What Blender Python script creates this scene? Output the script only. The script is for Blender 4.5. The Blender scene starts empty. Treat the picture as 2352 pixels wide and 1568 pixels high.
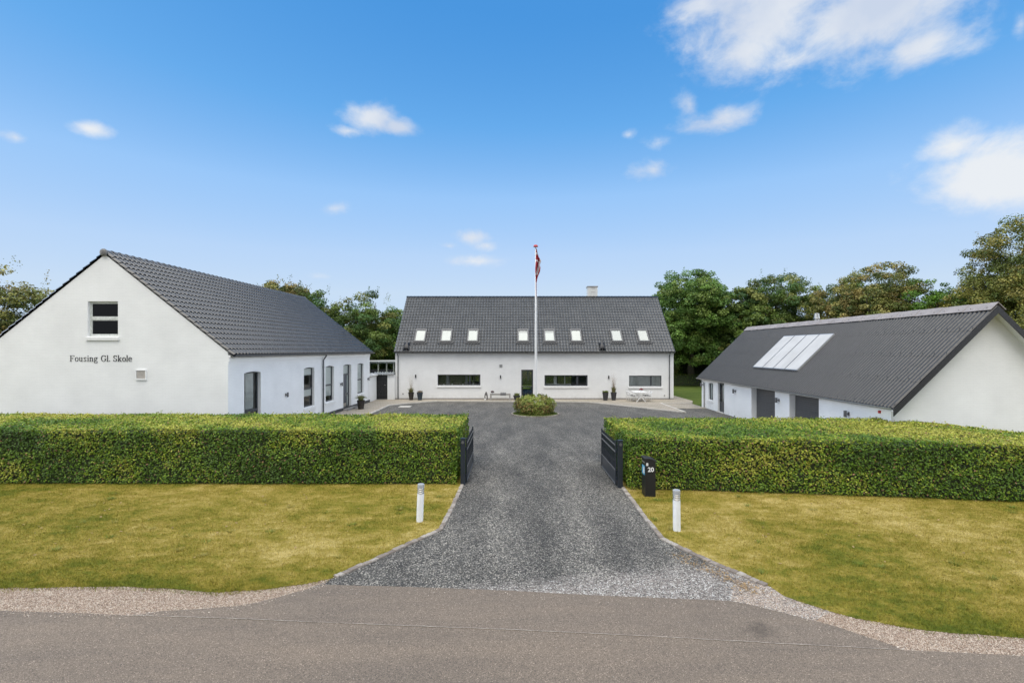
import bpy, bmesh, math, random
import numpy as np
from mathutils import Vector, Matrix, geometry
random.seed(7); np.random.seed(7)
C = bpy.context.scene.collection
R = math.radians
# ------------------------------------------------------------------ camera, sky, sun, exposure
F, CU, HV, CH = 1140.0, 1176.0, 803.5, 4.2      # focal length, optical axis and horizon (in 2352 px wide units), camera height
cam = bpy.data.cameras.new('camera'); camo = bpy.data.objects.new('camera', cam); C.objects.link(camo)
camo.location = (0, 0, CH); camo.rotation_euler = (R(90), 0, 0)
cam.sensor_width = 36; cam.lens = F/2352*36; cam.shift_y = (HV-784)/2352; cam.clip_end = 3000; cam.clip_start = .1
sc = bpy.context.scene; sc.camera = camo
sc.view_settings.view_transform = 'Standard'; sc.view_settings.look = 'None'
sc.view_settings.exposure = 1.2; sc.view_settings.gamma = 1
SUN_EL, SUN_AZ = 70, 198      # azimuth clockwise from +Y (the view direction): behind and to the left of the camera
def at(u, v, Y): return Vector(((u-CU)*Y/F, Y, CH-(v-HV)*Y/F))
def G(u, v, z=0.0):
    Y = F*(CH-z)/(v-HV); return Vector(((u-CU)*Y/F, Y, z))

w = bpy.data.worlds.new('World'); sc.world = w; w.use_nodes = True
def world():
    nt = w.node_tree; N = nt.nodes; L = nt.links; N.clear()
    out = N.new('ShaderNodeOutputWorld'); bg = N.new('ShaderNodeBackground'); bg.inputs[1].default_value = 0.15
    sky = N.new('ShaderNodeTexSky'); sky.sky_type = 'NISHITA'; sky.sun_disc = False
    sky.sun_elevation = R(SUN_EL); sky.sun_rotation = R(SUN_AZ); sky.air_density = 1.0; sky.dust_density = .6; sky.ozone_density = 2.0
    sp = N.new('ShaderNodeSeparateColor'); L.new(sky.outputs[0], sp.inputs[0])
    q = N.new('ShaderNodeMath'); q.operation = 'MULTIPLY'; L.new(sp.outputs[0], q.inputs[0]); q.inputs[1].default_value = .24
    hs = N.new('ShaderNodeValToRGB'); L.new(q.outputs[0], hs.inputs[0])      # grade the clear sky like the photograph's
    E = hs.color_ramp.elements
    stops = [(.12,(.09,.6,1.9)),(.25,(.21,.9,2.15)),(.31,(.4,1.2,2.45)),(.41,(.93,1.66,2.75)),(.6,(1.4,1.95,2.75)),(.86,(1.7,2.13,2.66))]
    while len(E) < len(stops): E.new(.5)
    for e_, (p_, c_) in zip(E, stops): e_.position = p_; e_.color = (*c_, 1)
    tc = N.new('ShaderNodeTexCoord')
    ns = N.new('ShaderNodeTexNoise'); ns.inputs['Scale'].default_value = 11; ns.inputs['Detail'].default_value = 10; ns.inputs['Roughness'].default_value = .62
    ns.inputs['Distortion'].default_value = .25
    mp = N.new('ShaderNodeMapping'); mp.inputs['Scale'].default_value = (1, 1, 1.5)
    L.new(tc.outputs['Generated'], mp.inputs[0]); L.new(mp.outputs[0], ns.inputs['Vector'])
    clouds = [(1760,40,250,120,1),(1990,30,260,115,1),(1700,120,150,62,.95),(2120,105,140,62,.85),(1620,10,110,60,.9),(1820,140,120,45,.75),
              (2270,395,170,82,1.1),(2190,335,80,46,1),(2350,395,140,85,1),(2190,430,110,40,.7),
              (848,272,64,34,.95),(915,292,52,20,.8),(800,300,45,12,.7),
              (205,296,46,17,.75),(35,315,36,13,.55),(770,480,36,20,.6),(1085,545,38,16,.6),(1085,600,66,15,.65),(1030,565,22,11,.5),(1120,565,28,12,.45),
              (1650,275,105,28,.62),(1585,238,32,36,.5),(1510,330,44,18,.5),(1502,388,50,25,.68),(1445,308,18,12,.45),(730,635,32,11,.45),(2345,55,22,38,.5)]
    prev = None
    for u, v, rx, ry, s in clouds:
        d = Vector(((u-CU)/F, 1, (HV-v)/F)); n = d.length; d.normalize(); ca = 1/n
        sx = rx/F*ca*ca*1.15; sz = ry/F*ca*1.05
        a = N.new('ShaderNodeVectorMath'); a.operation = 'SUBTRACT'; L.new(tc.outputs['Generated'], a.inputs[0]); a.inputs[1].default_value = d
        b = N.new('ShaderNodeVectorMath'); b.operation = 'MULTIPLY'; L.new(a.outputs[0], b.inputs[0]); b.inputs[1].default_value = (1/sx, 1/sx, 1/sz)
        c = N.new('ShaderNodeVectorMath'); c.operation = 'LENGTH'; L.new(b.outputs[0], c.inputs[0])
        e = N.new('ShaderNodeMath'); e.operation = 'MULTIPLY_ADD'; L.new(c.outputs['Value'], e.inputs[0]); e.inputs[1].default_value = -s; e.inputs[2].default_value = s*1.28
        if prev is None: prev = e.outputs[0]
        else:
            f = N.new('ShaderNodeMath'); f.operation = 'SMOOTH_MAX'; f.inputs[2].default_value = .12; L.new(prev, f.inputs[0]); L.new(e.outputs[0], f.inputs[1]); prev = f.outputs[0]
    # unseen cloud cover overhead, behind and beside the camera, added to light the walls
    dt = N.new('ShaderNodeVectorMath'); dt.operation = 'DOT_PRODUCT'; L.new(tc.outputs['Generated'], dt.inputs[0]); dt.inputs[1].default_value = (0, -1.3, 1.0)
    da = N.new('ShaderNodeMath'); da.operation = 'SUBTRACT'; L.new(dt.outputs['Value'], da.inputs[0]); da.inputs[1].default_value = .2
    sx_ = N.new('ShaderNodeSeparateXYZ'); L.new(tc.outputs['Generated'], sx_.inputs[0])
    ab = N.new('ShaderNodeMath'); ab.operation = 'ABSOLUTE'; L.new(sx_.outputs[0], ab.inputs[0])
    sd_ = N.new('ShaderNodeMath'); sd_.operation = 'MULTIPLY_ADD'; L.new(ab.outputs[0], sd_.inputs[0]); sd_.inputs[1].default_value = 5; sd_.inputs[2].default_value = -3.8  # added out-of-view cloud banks at both sides, light for the courtyard walls
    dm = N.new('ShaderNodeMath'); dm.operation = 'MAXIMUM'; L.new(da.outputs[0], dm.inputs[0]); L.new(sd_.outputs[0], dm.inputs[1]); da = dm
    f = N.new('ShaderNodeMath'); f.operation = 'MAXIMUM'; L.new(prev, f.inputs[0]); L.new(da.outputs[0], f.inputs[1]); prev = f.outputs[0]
    m = N.new('ShaderNodeMath'); m.operation = 'MULTIPLY_ADD'; L.new(ns.outputs[0], m.inputs[0]); m.inputs[1].default_value = 1.9; m.inputs[2].default_value = -1.02
    t = N.new('ShaderNodeMath'); t.operation = 'ADD'; L.new(prev, t.inputs[0]); L.new(m.outputs[0], t.inputs[1])
    r = N.new('ShaderNodeMapRange'); r.interpolation_type = 'SMOOTHSTEP'; L.new(t.outputs[0], r.inputs[0])
    r.inputs[1].default_value = .04; r.inputs[2].default_value = 1.02; r.inputs[4].default_value = .95
    n2 = N.new('ShaderNodeTexNoise'); n2.inputs['Scale'].default_value = 5; n2.inputs['Detail'].default_value = 5; L.new(tc.outputs['Generated'], n2.inputs['Vector'])
    cr = N.new('ShaderNodeValToRGB'); cr.color_ramp.elements[0].position = .38; cr.color_ramp.elements[1].position = .6
    cr.color_ramp.elements[0].color = (1.78, 2.0, 2.4, 1); cr.color_ramp.elements[1].color = (2.45, 2.53, 2.62, 1)
    L.new(n2.outputs[0], cr.inputs[0])
    bm_ = N.new('ShaderNodeMapRange'); L.new(ab.outputs[0], bm_.inputs[0]); bm_.inputs[1].default_value = .75; bm_.inputs[2].default_value = .95; bm_.inputs[3].default_value = 1; bm_.inputs[4].default_value = 6.5  # unseen side clouds boosted in brightness as fill for the side walls
    yb = N.new('ShaderNodeMapRange'); L.new(sx_.outputs[1], yb.inputs[0]); yb.inputs[1].default_value = -.2; yb.inputs[2].default_value = -1; yb.inputs[3].default_value = 1; yb.inputs[4].default_value = .85  # added clouds behind the camera dimmed to hold back the front gables
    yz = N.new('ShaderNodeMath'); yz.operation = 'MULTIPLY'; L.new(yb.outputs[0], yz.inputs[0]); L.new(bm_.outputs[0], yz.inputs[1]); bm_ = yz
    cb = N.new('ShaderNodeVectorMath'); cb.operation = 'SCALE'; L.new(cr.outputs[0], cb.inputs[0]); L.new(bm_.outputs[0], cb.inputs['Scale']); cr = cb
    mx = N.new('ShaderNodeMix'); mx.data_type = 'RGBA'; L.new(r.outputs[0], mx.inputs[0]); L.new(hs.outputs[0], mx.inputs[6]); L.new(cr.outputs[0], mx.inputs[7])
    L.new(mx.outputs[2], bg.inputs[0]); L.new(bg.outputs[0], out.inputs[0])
world()
sl = bpy.data.lights.new('sun', 'SUN'); sl.energy = 1.5; sl.angle = R(62); sl.color = (1, .955, .88)
so = bpy.data.objects.new('sun', sl); C.objects.link(so); so.location = (-20, -20, 40)
sd = Vector((math.sin(R(SUN_AZ))*math.cos(R(SUN_EL)), math.cos(R(SUN_AZ))*math.cos(R(SUN_EL)), math.sin(R(SUN_EL))))
so.rotation_euler = (-sd).to_track_quat('-Z', 'Y').to_euler()

# ------------------------------------------------------------------ materials
def new_mat(name):
    m = bpy.data.materials.new(name); m.use_nodes = True
    nt = m.node_tree; return m, nt, nt.nodes['Principled BSDF']
def coords(nt, kind='Object', scale=(1,1,1)):
    tc = nt.nodes.new('ShaderNodeTexCoord'); mp = nt.nodes.new('ShaderNodeMapping'); mp.inputs['Scale'].default_value = scale
    nt.links.new(tc.outputs[kind], mp.inputs[0]); return mp.outputs[0]
def noise(nt, vec, scale, detail=4, rough=.55):
    n = nt.nodes.new('ShaderNodeTexNoise'); n.inputs['Scale'].default_value = scale; n.inputs['Detail'].default_value = detail
    n.inputs['Roughness'].default_value = rough; nt.links.new(vec, n.inputs['Vector']); return n.outputs[0]
def ramp(nt, fac, stops):
    r = nt.nodes.new('ShaderNodeValToRGB'); e = r.color_ramp.elements
    while len(e) < len(stops): e.new(.5)
    for i, (p, c) in enumerate(stops): e[i].position = p; e[i].color = (*c, 1)
    nt.links.new(fac, r.inputs[0]); return r.outputs[0]
def mixc(nt, fac, a, b, mode='MIX'):
    m = nt.nodes.new('ShaderNodeMix'); m.data_type = 'RGBA'; m.blend_type = mode
    for i, x in ((0, fac), (6, a), (7, b)):
        if isinstance(x, (int, float)): m.inputs[i].default_value = x
        elif isinstance(x, tuple): m.inputs[i].default_value = (*x, 1)
        else: nt.links.new(x, m.inputs[i])
    return m.outputs[2]
def mrange(nt, v, a, b, c=0, d=1):
    m = nt.nodes.new('ShaderNodeMapRange'); nt.links.new(v, m.inputs[0])
    for i, x in zip((1,2,3,4), (a,b,c,d)): m.inputs[i].default_value = x
    return m.outputs[0]
def bump(nt, b, h, strength, dist, prev=None):
    n = nt.nodes.new('ShaderNodeBump'); n.inputs['Strength'].default_value = strength; n.inputs['Distance'].default_value = dist
    nt.links.new(h, n.inputs['Height'])
    if prev is not None: nt.links.new(prev, n.inputs['Normal'])
    nt.links.new(n.outputs[0], b.inputs['Normal']); return n.outputs[0]
def plain(name, col, rough=.6, metal=0, var=.12, scale=8, spec=.5, bmp=0):
    m, nt, b = new_mat(name)
    v = coords(nt); n = noise(nt, v, scale, 5)
    c = ramp(nt, n, [(.3, tuple(x*(1-var) for x in col)), (.7, tuple(min(1, x*(1+var)) for x in col))])
    nt.links.new(c, b.inputs['Base Color']); b.inputs['Roughness'].default_value = rough; b.inputs['Metallic'].default_value = metal
    b.inputs['Specular IOR Level'].default_value = spec
    if bmp: bump(nt, b, noise(nt, v, scale*8, 3), .5, bmp)
    return m
M = {}
def wall_mat(name, col, brick=True):
    m, nt, b = new_mat(name)
    uv = coords(nt, 'UV')
    n = noise(nt, uv, .7, 6, .6); st = noise(nt, coords(nt, 'UV', (1.2, 14, 1)), 1.4, 4)
    c = ramp(nt, n, [(.3, tuple(x*.9 for x in col)), (.65, col)])
    c = mixc(nt, mrange(nt, st, .5, .75, 0, .25), c, tuple(x*.8 for x in col))
    lo = nt.nodes.new('ShaderNodeSeparateXYZ'); nt.links.new(uv, lo.inputs[0])
    dirt = nt.nodes.new('ShaderNodeMath'); dirt.operation = 'MULTIPLY'
    nt.links.new(mrange(nt, lo.outputs[1], .55, .05, 0, 1), dirt.inputs[0]); nt.links.new(mrange(nt, noise(nt, uv, 4, 5), .4, .7, 0, .35), dirt.inputs[1])
    c = mixc(nt, dirt.outputs[0], c, (.42, .4, .33))
    b.inputs['Roughness'].default_value = .75; b.inputs['Specular IOR Level'].default_value = .25
    br = nt.nodes.new('ShaderNodeTexBrick'); nt.links.new(uv, br.inputs['Vector']); br.inputs['Scale'].default_value = 1
    br.inputs['Brick Width'].default_value = .24; br.inputs['Row Height'].default_value = .0667; br.inputs['Mortar Size'].default_value = .008; br.inputs['Mortar Smooth'].default_value = .5
    br.inputs['Color1'].default_value = (1,1,1,1); br.inputs['Color2'].default_value = (.86,.86,.86,1); br.inputs['Mortar'].default_value = (0,0,0,1)
    c = mixc(nt, .13 if brick else .05, c, br.outputs['Color'], 'MULTIPLY')
    nt.links.new(c, b.inputs['Base Color'])
    p = bump(nt, b, br.outputs['Color'], .5 if brick else .25, .006)
    bump(nt, b, noise(nt, uv, 22, 4), .35, .006, p)
    return m
M['wall'] = wall_mat('white_painted_brick', (.86,.86,.85))
M['render'] = wall_mat('white_limewashed_wall', (.84,.84,.83), False)
def tile_mat(name, col, rough):
    m, nt, b = new_mat(name); v = coords(nt)
    n = noise(nt, v, 1.1, 6, .65); n2 = noise(nt, v, 9, 3)
    c = ramp(nt, n, [(.3, tuple(x*.8 for x in col)), (.7, tuple(x*1.25 for x in col))])
    c = mixc(nt, mrange(nt, n2, .35, .7, 0, .3), c, tuple(x*1.5 for x in col))
    nt.links.new(c, b.inputs['Base Color']); nt.links.new(mrange(nt, n2, .3, .7, rough-.06, rough+.1), b.inputs['Roughness'])
    b.inputs['Specular IOR Level'].default_value = .6
    bump(nt, b, noise(nt, v, 60, 2), .2, .003); return m
M['tile'] = tile_mat('dark_grey_roof_tile', (.03,.03,.03), .2)
M['tile2'] = tile_mat('grey_black_interlocking_tile', (.088,.087,.084), .22)
M['ridge'] = tile_mat('weathered_ridge_tile', (.13,.125,.12), .5)
M['sheet'] = tile_mat('dark_fibre_cement_sheet', (.022,.021,.020), .42)
M['ridgecap'] = tile_mat('grey_brown_ridge_cap', (.27,.24,.225), .6)
M['anthracite'] = plain('anthracite_frame_paint', (.045,.05,.058), .35)
M['navy'] = plain('dark_blue_grey_door_paint', (.035,.048,.07), .35)
M['zinc'] = plain('dark_zinc_gutter', (.12,.122,.125), .35, .5)
M['lightzinc'] = plain('light_zinc_gutter', (.36,.36,.35), .35, .5)
M['white'] = plain('white_paint', (.78,.78,.77), .5, var=.05)
M['oldwhite'] = plain('aged_white_window_paint', (.58,.6,.57), .55, var=.2, scale=14)
M['sill'] = plain('white_sill', (.74,.74,.73), .6, var=.06)
M['lamp'] = plain('grey_lamp_metal', (.16,.16,.165), .35, .6)
M['darklamp'] = plain('dark_lamp_metal', (.05,.05,.052), .4, .4)
M['black'] = plain('black_paint', (.012,.012,.014), .4)
M['blacktar'] = plain('black_verge_board', (.018,.018,.02), .5, var=.5, scale=18)
M['blackwood'] = plain('black_stained_boards', (.014,.015,.016), .55, var=.4, scale=12)
M['gatemetal'] = plain('dark_blue_grey_gate_metal', (.028,.036,.048), .32, .3)
M['gaterail'] = plain('worn_gate_rail', (.2,.2,.2), .4, .4)
M['leadflash'] = plain('dark_flashing', (.035,.035,.036), .5)
M['skyframe'] = plain('dark_skylight_frame', (.10,.10,.102), .4, .3)
M['plinth'] = plain('dark_tarred_plinth', (.05,.05,.052), .7, var=.3)
M['step'] = plain('grey_stone_step', (.25,.24,.23), .8, var=.2)
M['blind'] = plain('grey_white_blind', (.62,.62,.61), .8, var=.03, scale=2)
M['greyblind'] = plain('grey_curtain', (.4,.4,.4), .8, var=.12, scale=3)
M['brownboard'] = plain('brown_board', (.12,.08,.055), .6)
M['wood'] = plain('oak_floor', (.33,.29,.24), .7)
M['olive'] = plain('olive_grey_curtain', (.2,.2,.13), .85, var=.3, scale=9)
M['greyblind2'] = plain('grey_skylight_blind', (.54,.54,.54), .8, var=.05)
M['inner'] = plain('interior_paint', (.7,.7,.66), .8)
M['concrete'] = plain('pale_concrete', (.5,.47,.42), .8, var=.12, scale=5, bmp=.004)
M['chimney'] = plain('chimney_render', (.62,.62,.6), .8, var=.08)
M['bollard'] = plain('white_powder_coat', (.74,.75,.76), .35, var=.06)
M['bollardcap'] = plain('grey_bollard_cap', (.34,.35,.36), .4, var=.08)
M['galv'] = plain('galvanised_ring', (.4,.38,.34), .35, .6)
M['benchwood'] = plain('weathered_grey_teak', (.33,.32,.3), .75, var=.2, scale=20)
M['cloth'] = plain('grey_wool_blanket', (.16,.16,.165), .9, var=.3, scale=30)
M['stone'] = plain('dark_grey_stone', (.12,.115,.11), .7, var=.4, scale=25)
M['potdark'] = plain('dark_brown_glazed_pot', (.028,.024,.022), .25, var=.4)
M['potblue'] = plain('blue_black_glazed_pot', (.025,.04,.055), .22, var=.35)
M['potgrey'] = plain('anthracite_clay_pot', (.035,.036,.04), .5, var=.3)
M['soil'] = plain('soil', (.04,.028,.018), .9)
M['solarframe'] = plain('solar_frame_alu', (.5,.5,.5), .35, .5)
M['poster_blue'] = plain('blue_sticker', (.12,.38,.55), .4)
M['paper'] = plain('white_label', (.6,.6,.58), .6)
M['red'] = plain('red_paint', (.45,.03,.03), .4)
M['pergola'] = plain('weathered_pergola_wood', (.3,.32,.28), .8, var=.2)
M['pergroof'] = plain('translucent_pergola_roof', (.5,.52,.52), .3)
M['garagedoor'] = None
def garage_door_mat():
    m, nt, b = new_mat('dark_grey_garage_door')
    v = coords(nt); s = nt.nodes.new('ShaderNodeSeparateXYZ'); nt.links.new(v, s.inputs[0])
    wv = nt.nodes.new('ShaderNodeTexWave'); wv.wave_type = 'BANDS'; wv.bands_direction = 'Z'; wv.inputs['Scale'].default_value = 3.2; wv.inputs['Distortion'].default_value = .3
    nt.links.new(v, wv.inputs['Vector'])
    n = noise(nt, coords(nt, 'Object', (1, 1, 12)), 9, 4)
    nt.links.new(ramp(nt, n, [(.3, (.06,.06,.062)), (.7, (.088,.088,.09))]), b.inputs['Base Color']); b.inputs['Roughness'].default_value = .5
    bump(nt, b, wv.outputs['Color'], .5, .012); return m
M['garagedoor'] = garage_door_mat()
def solar_mat():
    m, nt, b = new_mat('pale_solar_collector_glass'); v = coords(nt)
    nt.links.new(ramp(nt, noise(nt, v, 1.2, 3), [(.3, (.48,.46,.43)), (.7, (.56,.54,.51))]), b.inputs['Base Color'])
    b.inputs['Roughness'].default_value = .5; bump(nt, b, noise(nt, v, 120, 2), .15, .002); return m
M['solar'] = solar_mat()
def glass_mat(name, tint=(1,1,1), refl=.12, rough=.02):
    m = bpy.data.materials.new(name); m.use_nodes = True; nt = m.node_tree; nt.nodes.clear()
    o = nt.nodes.new('ShaderNodeOutputMaterial'); t = nt.nodes.new('ShaderNodeBsdfTransparent'); t.inputs[0].default_value = (*tint, 1)
    g = nt.nodes.new('ShaderNodeBsdfGlossy'); g.inputs['Roughness'].default_value = rough
    fr = nt.nodes.new('ShaderNodeFresnel'); fr.inputs[0].default_value = 1.3
    ad = nt.nodes.new('ShaderNodeMath'); ad.operation = 'ADD'; ad.inputs[1].default_value = refl-.04; ad.use_clamp = True; nt.links.new(fr.outputs[0], ad.inputs[0])
    bp = nt.nodes.new('ShaderNodeBump'); bp.inputs['Strength'].default_value = .2; bp.inputs['Distance'].default_value = .01
    nn = nt.nodes.new('ShaderNodeTexNoise'); nn.inputs['Scale'].default_value = 1.3
    nt.links.new(coords(nt), nn.inputs['Vector']); nt.links.new(nn.outputs[0], bp.inputs['Height']); nt.links.new(bp.outputs[0], g.inputs['Normal'])
    mx = nt.nodes.new('ShaderNodeMixShader'); nt.links.new(ad.outputs[0], mx.inputs[0]); nt.links.new(t.outputs[0], mx.inputs[1]); nt.links.new(g.outputs[0], mx.inputs[2])
    nt.links.new(mx.outputs[0], o.inputs[0]); return m
M['glass'] = glass_mat('window_glass', (.86,.9,.88), .10)
M['darkglass'] = glass_mat('old_window_glass', (.12,.16,.15), .05, .12)
def leaf_mat(name, trans=.22, rough=.5):
    m = bpy.data.materials.new(name); m.use_nodes = True; nt = m.node_tree; b = nt.nodes['Principled BSDF']
    a = nt.nodes.new('ShaderNodeVertexColor'); a.layer_name = 'Col'
    nt.links.new(a.outputs[0], b.inputs['Base Color']); b.inputs['Roughness'].default_value = rough; b.inputs['Specular IOR Level'].default_value = .35
    t = nt.nodes.new('ShaderNodeBsdfTranslucent'); nt.links.new(a.outputs[0], t.inputs[0])
    mx = nt.nodes.new('ShaderNodeMixShader'); mx.inputs[0].default_value = trans
    nt.links.new(b.outputs[0], mx.inputs[1]); nt.links.new(t.outputs[0], mx.inputs[2]); nt.links.new(mx.outputs[0], nt.nodes['Material Output'].inputs[0])
    return m
M['leaf'] = leaf_mat('leaves'); M['clothflag'] = leaf_mat('flag_cloth', .15, .8)
M['pebble_'] = leaf_mat('tuft_blades', .2, .6); M['hedgecore'] = plain('hedge_twigs', (.03,.04,.015), .9, var=.5, scale=20)
M['bark'] = plain('bark', (.09,.075,.055), .9, var=.4, scale=6, bmp=.02)

def xyz(nt, v):
    s = nt.nodes.new('ShaderNodeSeparateXYZ'); nt.links.new(v, s.inputs[0]); return s.outputs
def lawn_color(nt):
    v = coords(nt, 'Object', (1, 1, 0))
    big = noise(nt, v, .35, 4, .6); mid = noise(nt, coords(nt, 'Object', (1, 1.7, 0)), 1.6, 5, .65); fine = noise(nt, v, 7, 5, .8)
    a = nt.nodes.new('ShaderNodeMath'); a.operation = 'MULTIPLY_ADD'; nt.links.new(mid, a.inputs[0]); a.inputs[1].default_value = .62; nt.links.new(mrange(nt, big, 0, 1, .1, .88), a.inputs[2])
    y = xyz(nt, v)[1]; x = xyz(nt, v)[0]
    xr = mrange(nt, x, 4.5, 24.5, 0, 10.0); yy_ = nt.nodes.new('ShaderNodeMath'); yy_.operation = 'ADD'; nt.links.new(y, yy_.inputs[0]); nt.links.new(xr, yy_.inputs[1])
    g = mrange(nt, yy_.outputs[0], 8.6, 10.2, -.17, 0.0); g2 = mrange(nt, x, -16.5, -9.0, -.13, 0)
    s1 = nt.nodes.new('ShaderNodeMath'); nt.links.new(a.outputs[0], s1.inputs[0]); nt.links.new(g, s1.inputs[1])
    s2 = nt.nodes.new('ShaderNodeMath'); nt.links.new(s1.outputs[0], s2.inputs[0]); nt.links.new(g2, s2.inputs[1])
    s3 = nt.nodes.new('ShaderNodeMath'); s3.operation = 'MULTIPLY_ADD'; nt.links.new(fine, s3.inputs[0]); s3.inputs[1].default_value = .55; nt.links.new(s2.outputs[0], s3.inputs[2])
    return ramp(nt, mrange(nt, s3.outputs[0], .66, 1.46), [(.10, (.095,.125,.014)), (.28, (.155,.165,.02)), (.42, (.25,.215,.033)), (.56, (.36,.285,.066)), (.76, (.55,.44,.17))])
def lawn_mat(name, blades):
    m, nt, b = new_mat(name); c = lawn_color(nt)
    if blades:
        f = noise(nt, coords(nt, 'Object', (1,1,0)), 45, 2); c = mixc(nt, mrange(nt, f, .3, .7), mixc(nt, 1.0, c, (.45,.47,.42), 'MULTIPLY'), mixc(nt, 1.0, c, (1.5,1.47,1.4), 'MULTIPLY'))
    nt.links.new(c, b.inputs['Base Color']); b.inputs['Roughness'].default_value = .8; b.inputs['Specular IOR Level'].default_value = .15
    if not blades: bump(nt, b, noise(nt, coords(nt), 40, 4, .7), 1, .03)
    return m
M['lawn'] = lawn_mat('dry_lawn_turf', False); M['blades'] = lawn_mat('grass_blades', True)
def green_mat():
    m, nt, b = new_mat('mown_green_grass'); v = coords(nt)
    nt.links.new(ramp(nt, noise(nt, v, .5, 5, .7), [(.3, (.06,.095,.02)), (.7, (.11,.14,.03))]), b.inputs['Base Color'])
    b.inputs['Roughness'].default_value = .85; b.inputs['Specular IOR Level'].default_value = .1
    bump(nt, b, noise(nt, v, 30, 4), 1, .04); return m
M['green'] = green_mat()
def gravel_mat():
    m, nt, b = new_mat('dark_granite_gravel'); v = coords(nt)
    def stones(scale):
        vo = nt.nodes.new('ShaderNodeTexVoronoi'); vo.inputs['Scale'].default_value = scale; vo.inputs['Randomness'].default_value = 1; nt.links.new(v, vo.inputs['Vector']); return vo
    a = stones(48); s = nt.nodes.new('ShaderNodeSeparateColor'); nt.links.new(a.outputs['Color'], s.inputs[0])
    a2 = stones(21); s_2 = nt.nodes.new('ShaderNodeSeparateColor'); nt.links.new(a2.outputs['Color'], s_2.inputs[0])
    dark = ramp(nt, s.outputs[0], [(0, (.028,.027,.025)), (.4, (.082,.078,.071)), (.8, (.18,.17,.153)), (.97, (.46,.43,.38))])
    dark2 = ramp(nt, s_2.outputs[0], [(0, (.46,.45,.44)), (.5, (.97,.95,.92)), (1, (1.03,1.0,.96))])
    dark = mixc(nt, .7, dark, dark2, 'MULTIPLY')
    light = ramp(nt, s.outputs[0], [(0, (.1,.085,.075)), (.4, (.26,.22,.19)), (.8, (.42,.38,.34)), (.97, (.7,.68,.63))])
    ln = noise(nt, coords(nt, 'Object', (1, .3, 1)), 1.1, 5, .6)
    big = mrange(nt, ln, .35, .66, 0, 1)
    dark = mixc(nt, big, mixc(nt, 1, dark, (.7,.7,.7), 'MULTIPLY'), mixc(nt, 1, dark, (1.4,1.39,1.36), 'MULTIPLY'))
    y = xyz(nt, v)[1]; x = xyz(nt, v)[0]
    nn = noise(nt, v, 3, 5, .7); ad = nt.nodes.new('ShaderNodeMath'); ad.operation = 'MULTIPLY_ADD'; nt.links.new(nn, ad.inputs[0]); ad.inputs[1].default_value = -1.1; nt.links.new(y, ad.inputs[2])
    xt = nt.nodes.new('ShaderNodeMath'); xt.operation = 'MULTIPLY_ADD'; nt.links.new(x, xt.inputs[0]); xt.inputs[1].default_value = -.22; nt.links.new(ad.outputs[0], xt.inputs[2])
    f = mrange(nt, xt.outputs[0], 8.6, 8.0, 0, .85)
    far = mrange(nt, y, 20, 29, 0, .35); dark = mixc(nt, far, dark, (.11,.106,.098))
    def band(c0, wd):
        d_ = nt.nodes.new('ShaderNodeMath'); d_.operation = 'SUBTRACT'; nt.links.new(x, d_.inputs[0]); d_.inputs[1].default_value = c0
        e_ = nt.nodes.new('ShaderNodeMath'); e_.operation = 'ABSOLUTE'; nt.links.new(d_.outputs[0], e_.inputs[0]); return mrange(nt, e_.outputs[0], wd, 0, 0, 1)
    def mul(a_, b_):
        m_ = nt.nodes.new('ShaderNodeMath'); m_.operation = 'MULTIPLY'; nt.links.new(a_, m_.inputs[0]); nt.links.new(b_, m_.inputs[1]); return m_.outputs[0]
    nearf = mul(mrange(nt, y, 22, 15, 0, 1), mrange(nt, noise(nt, v, 1.3, 4), .3, .6, .3, .9))     # compacted wheel tracks
    dark = mixc(nt, mul(band(-.35, .55), nearf), dark, mixc(nt, 1, dark, (1.45,1.44,1.42), 'MULTIPLY'))
    dark = mixc(nt, mul(band(1.75, .55), nearf), dark, mixc(nt, 1, dark, (1.4,1.39,1.37), 'MULTIPLY'))
    dark = mixc(nt, mul(band(.75, .5), nearf), dark, mixc(nt, 1, dark, (.72,.72,.72), 'MULTIPLY'))
    nt.links.new(mixc(nt, f, dark, light), b.inputs['Base Color'])
    b.inputs['Roughness'].default_value = .75; b.inputs['Specular IOR Level'].default_value = .3
    p = bump(nt, b, a.outputs['Distance'], .9, -.02)
    bump(nt, b, noise(nt, v, 2.2, 4), .6, .05, p); return m
M['gravel'] = gravel_mat()
def shell_mat():
    m, nt, b = new_mat('pinkish_crushed_stone'); v = coords(nt)
    vo = nt.nodes.new('ShaderNodeTexVoronoi'); vo.inputs['Scale'].default_value = 60; nt.links.new(v, vo.inputs['Vector'])
    s = nt.nodes.new('ShaderNodeSeparateColor'); nt.links.new(vo.outputs['Color'], s.inputs[0])
    c = ramp(nt, s.outputs[0], [(0, (.1,.07,.05)), (.35, (.32,.235,.17)), (.75, (.54,.43,.33)), (.97, (.8,.73,.62))])
    d = mixc(nt, mrange(nt, noise(nt, v, 2.5, 4), .4, .65, 0, .55), c, (.36,.26,.19))
    nt.links.new(d, b.inputs['Base Color']); b.inputs['Roughness'].default_value = .85
    bump(nt, b, vo.outputs['Distance'], .9, -.02); return m
M['shell'] = shell_mat()
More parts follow.
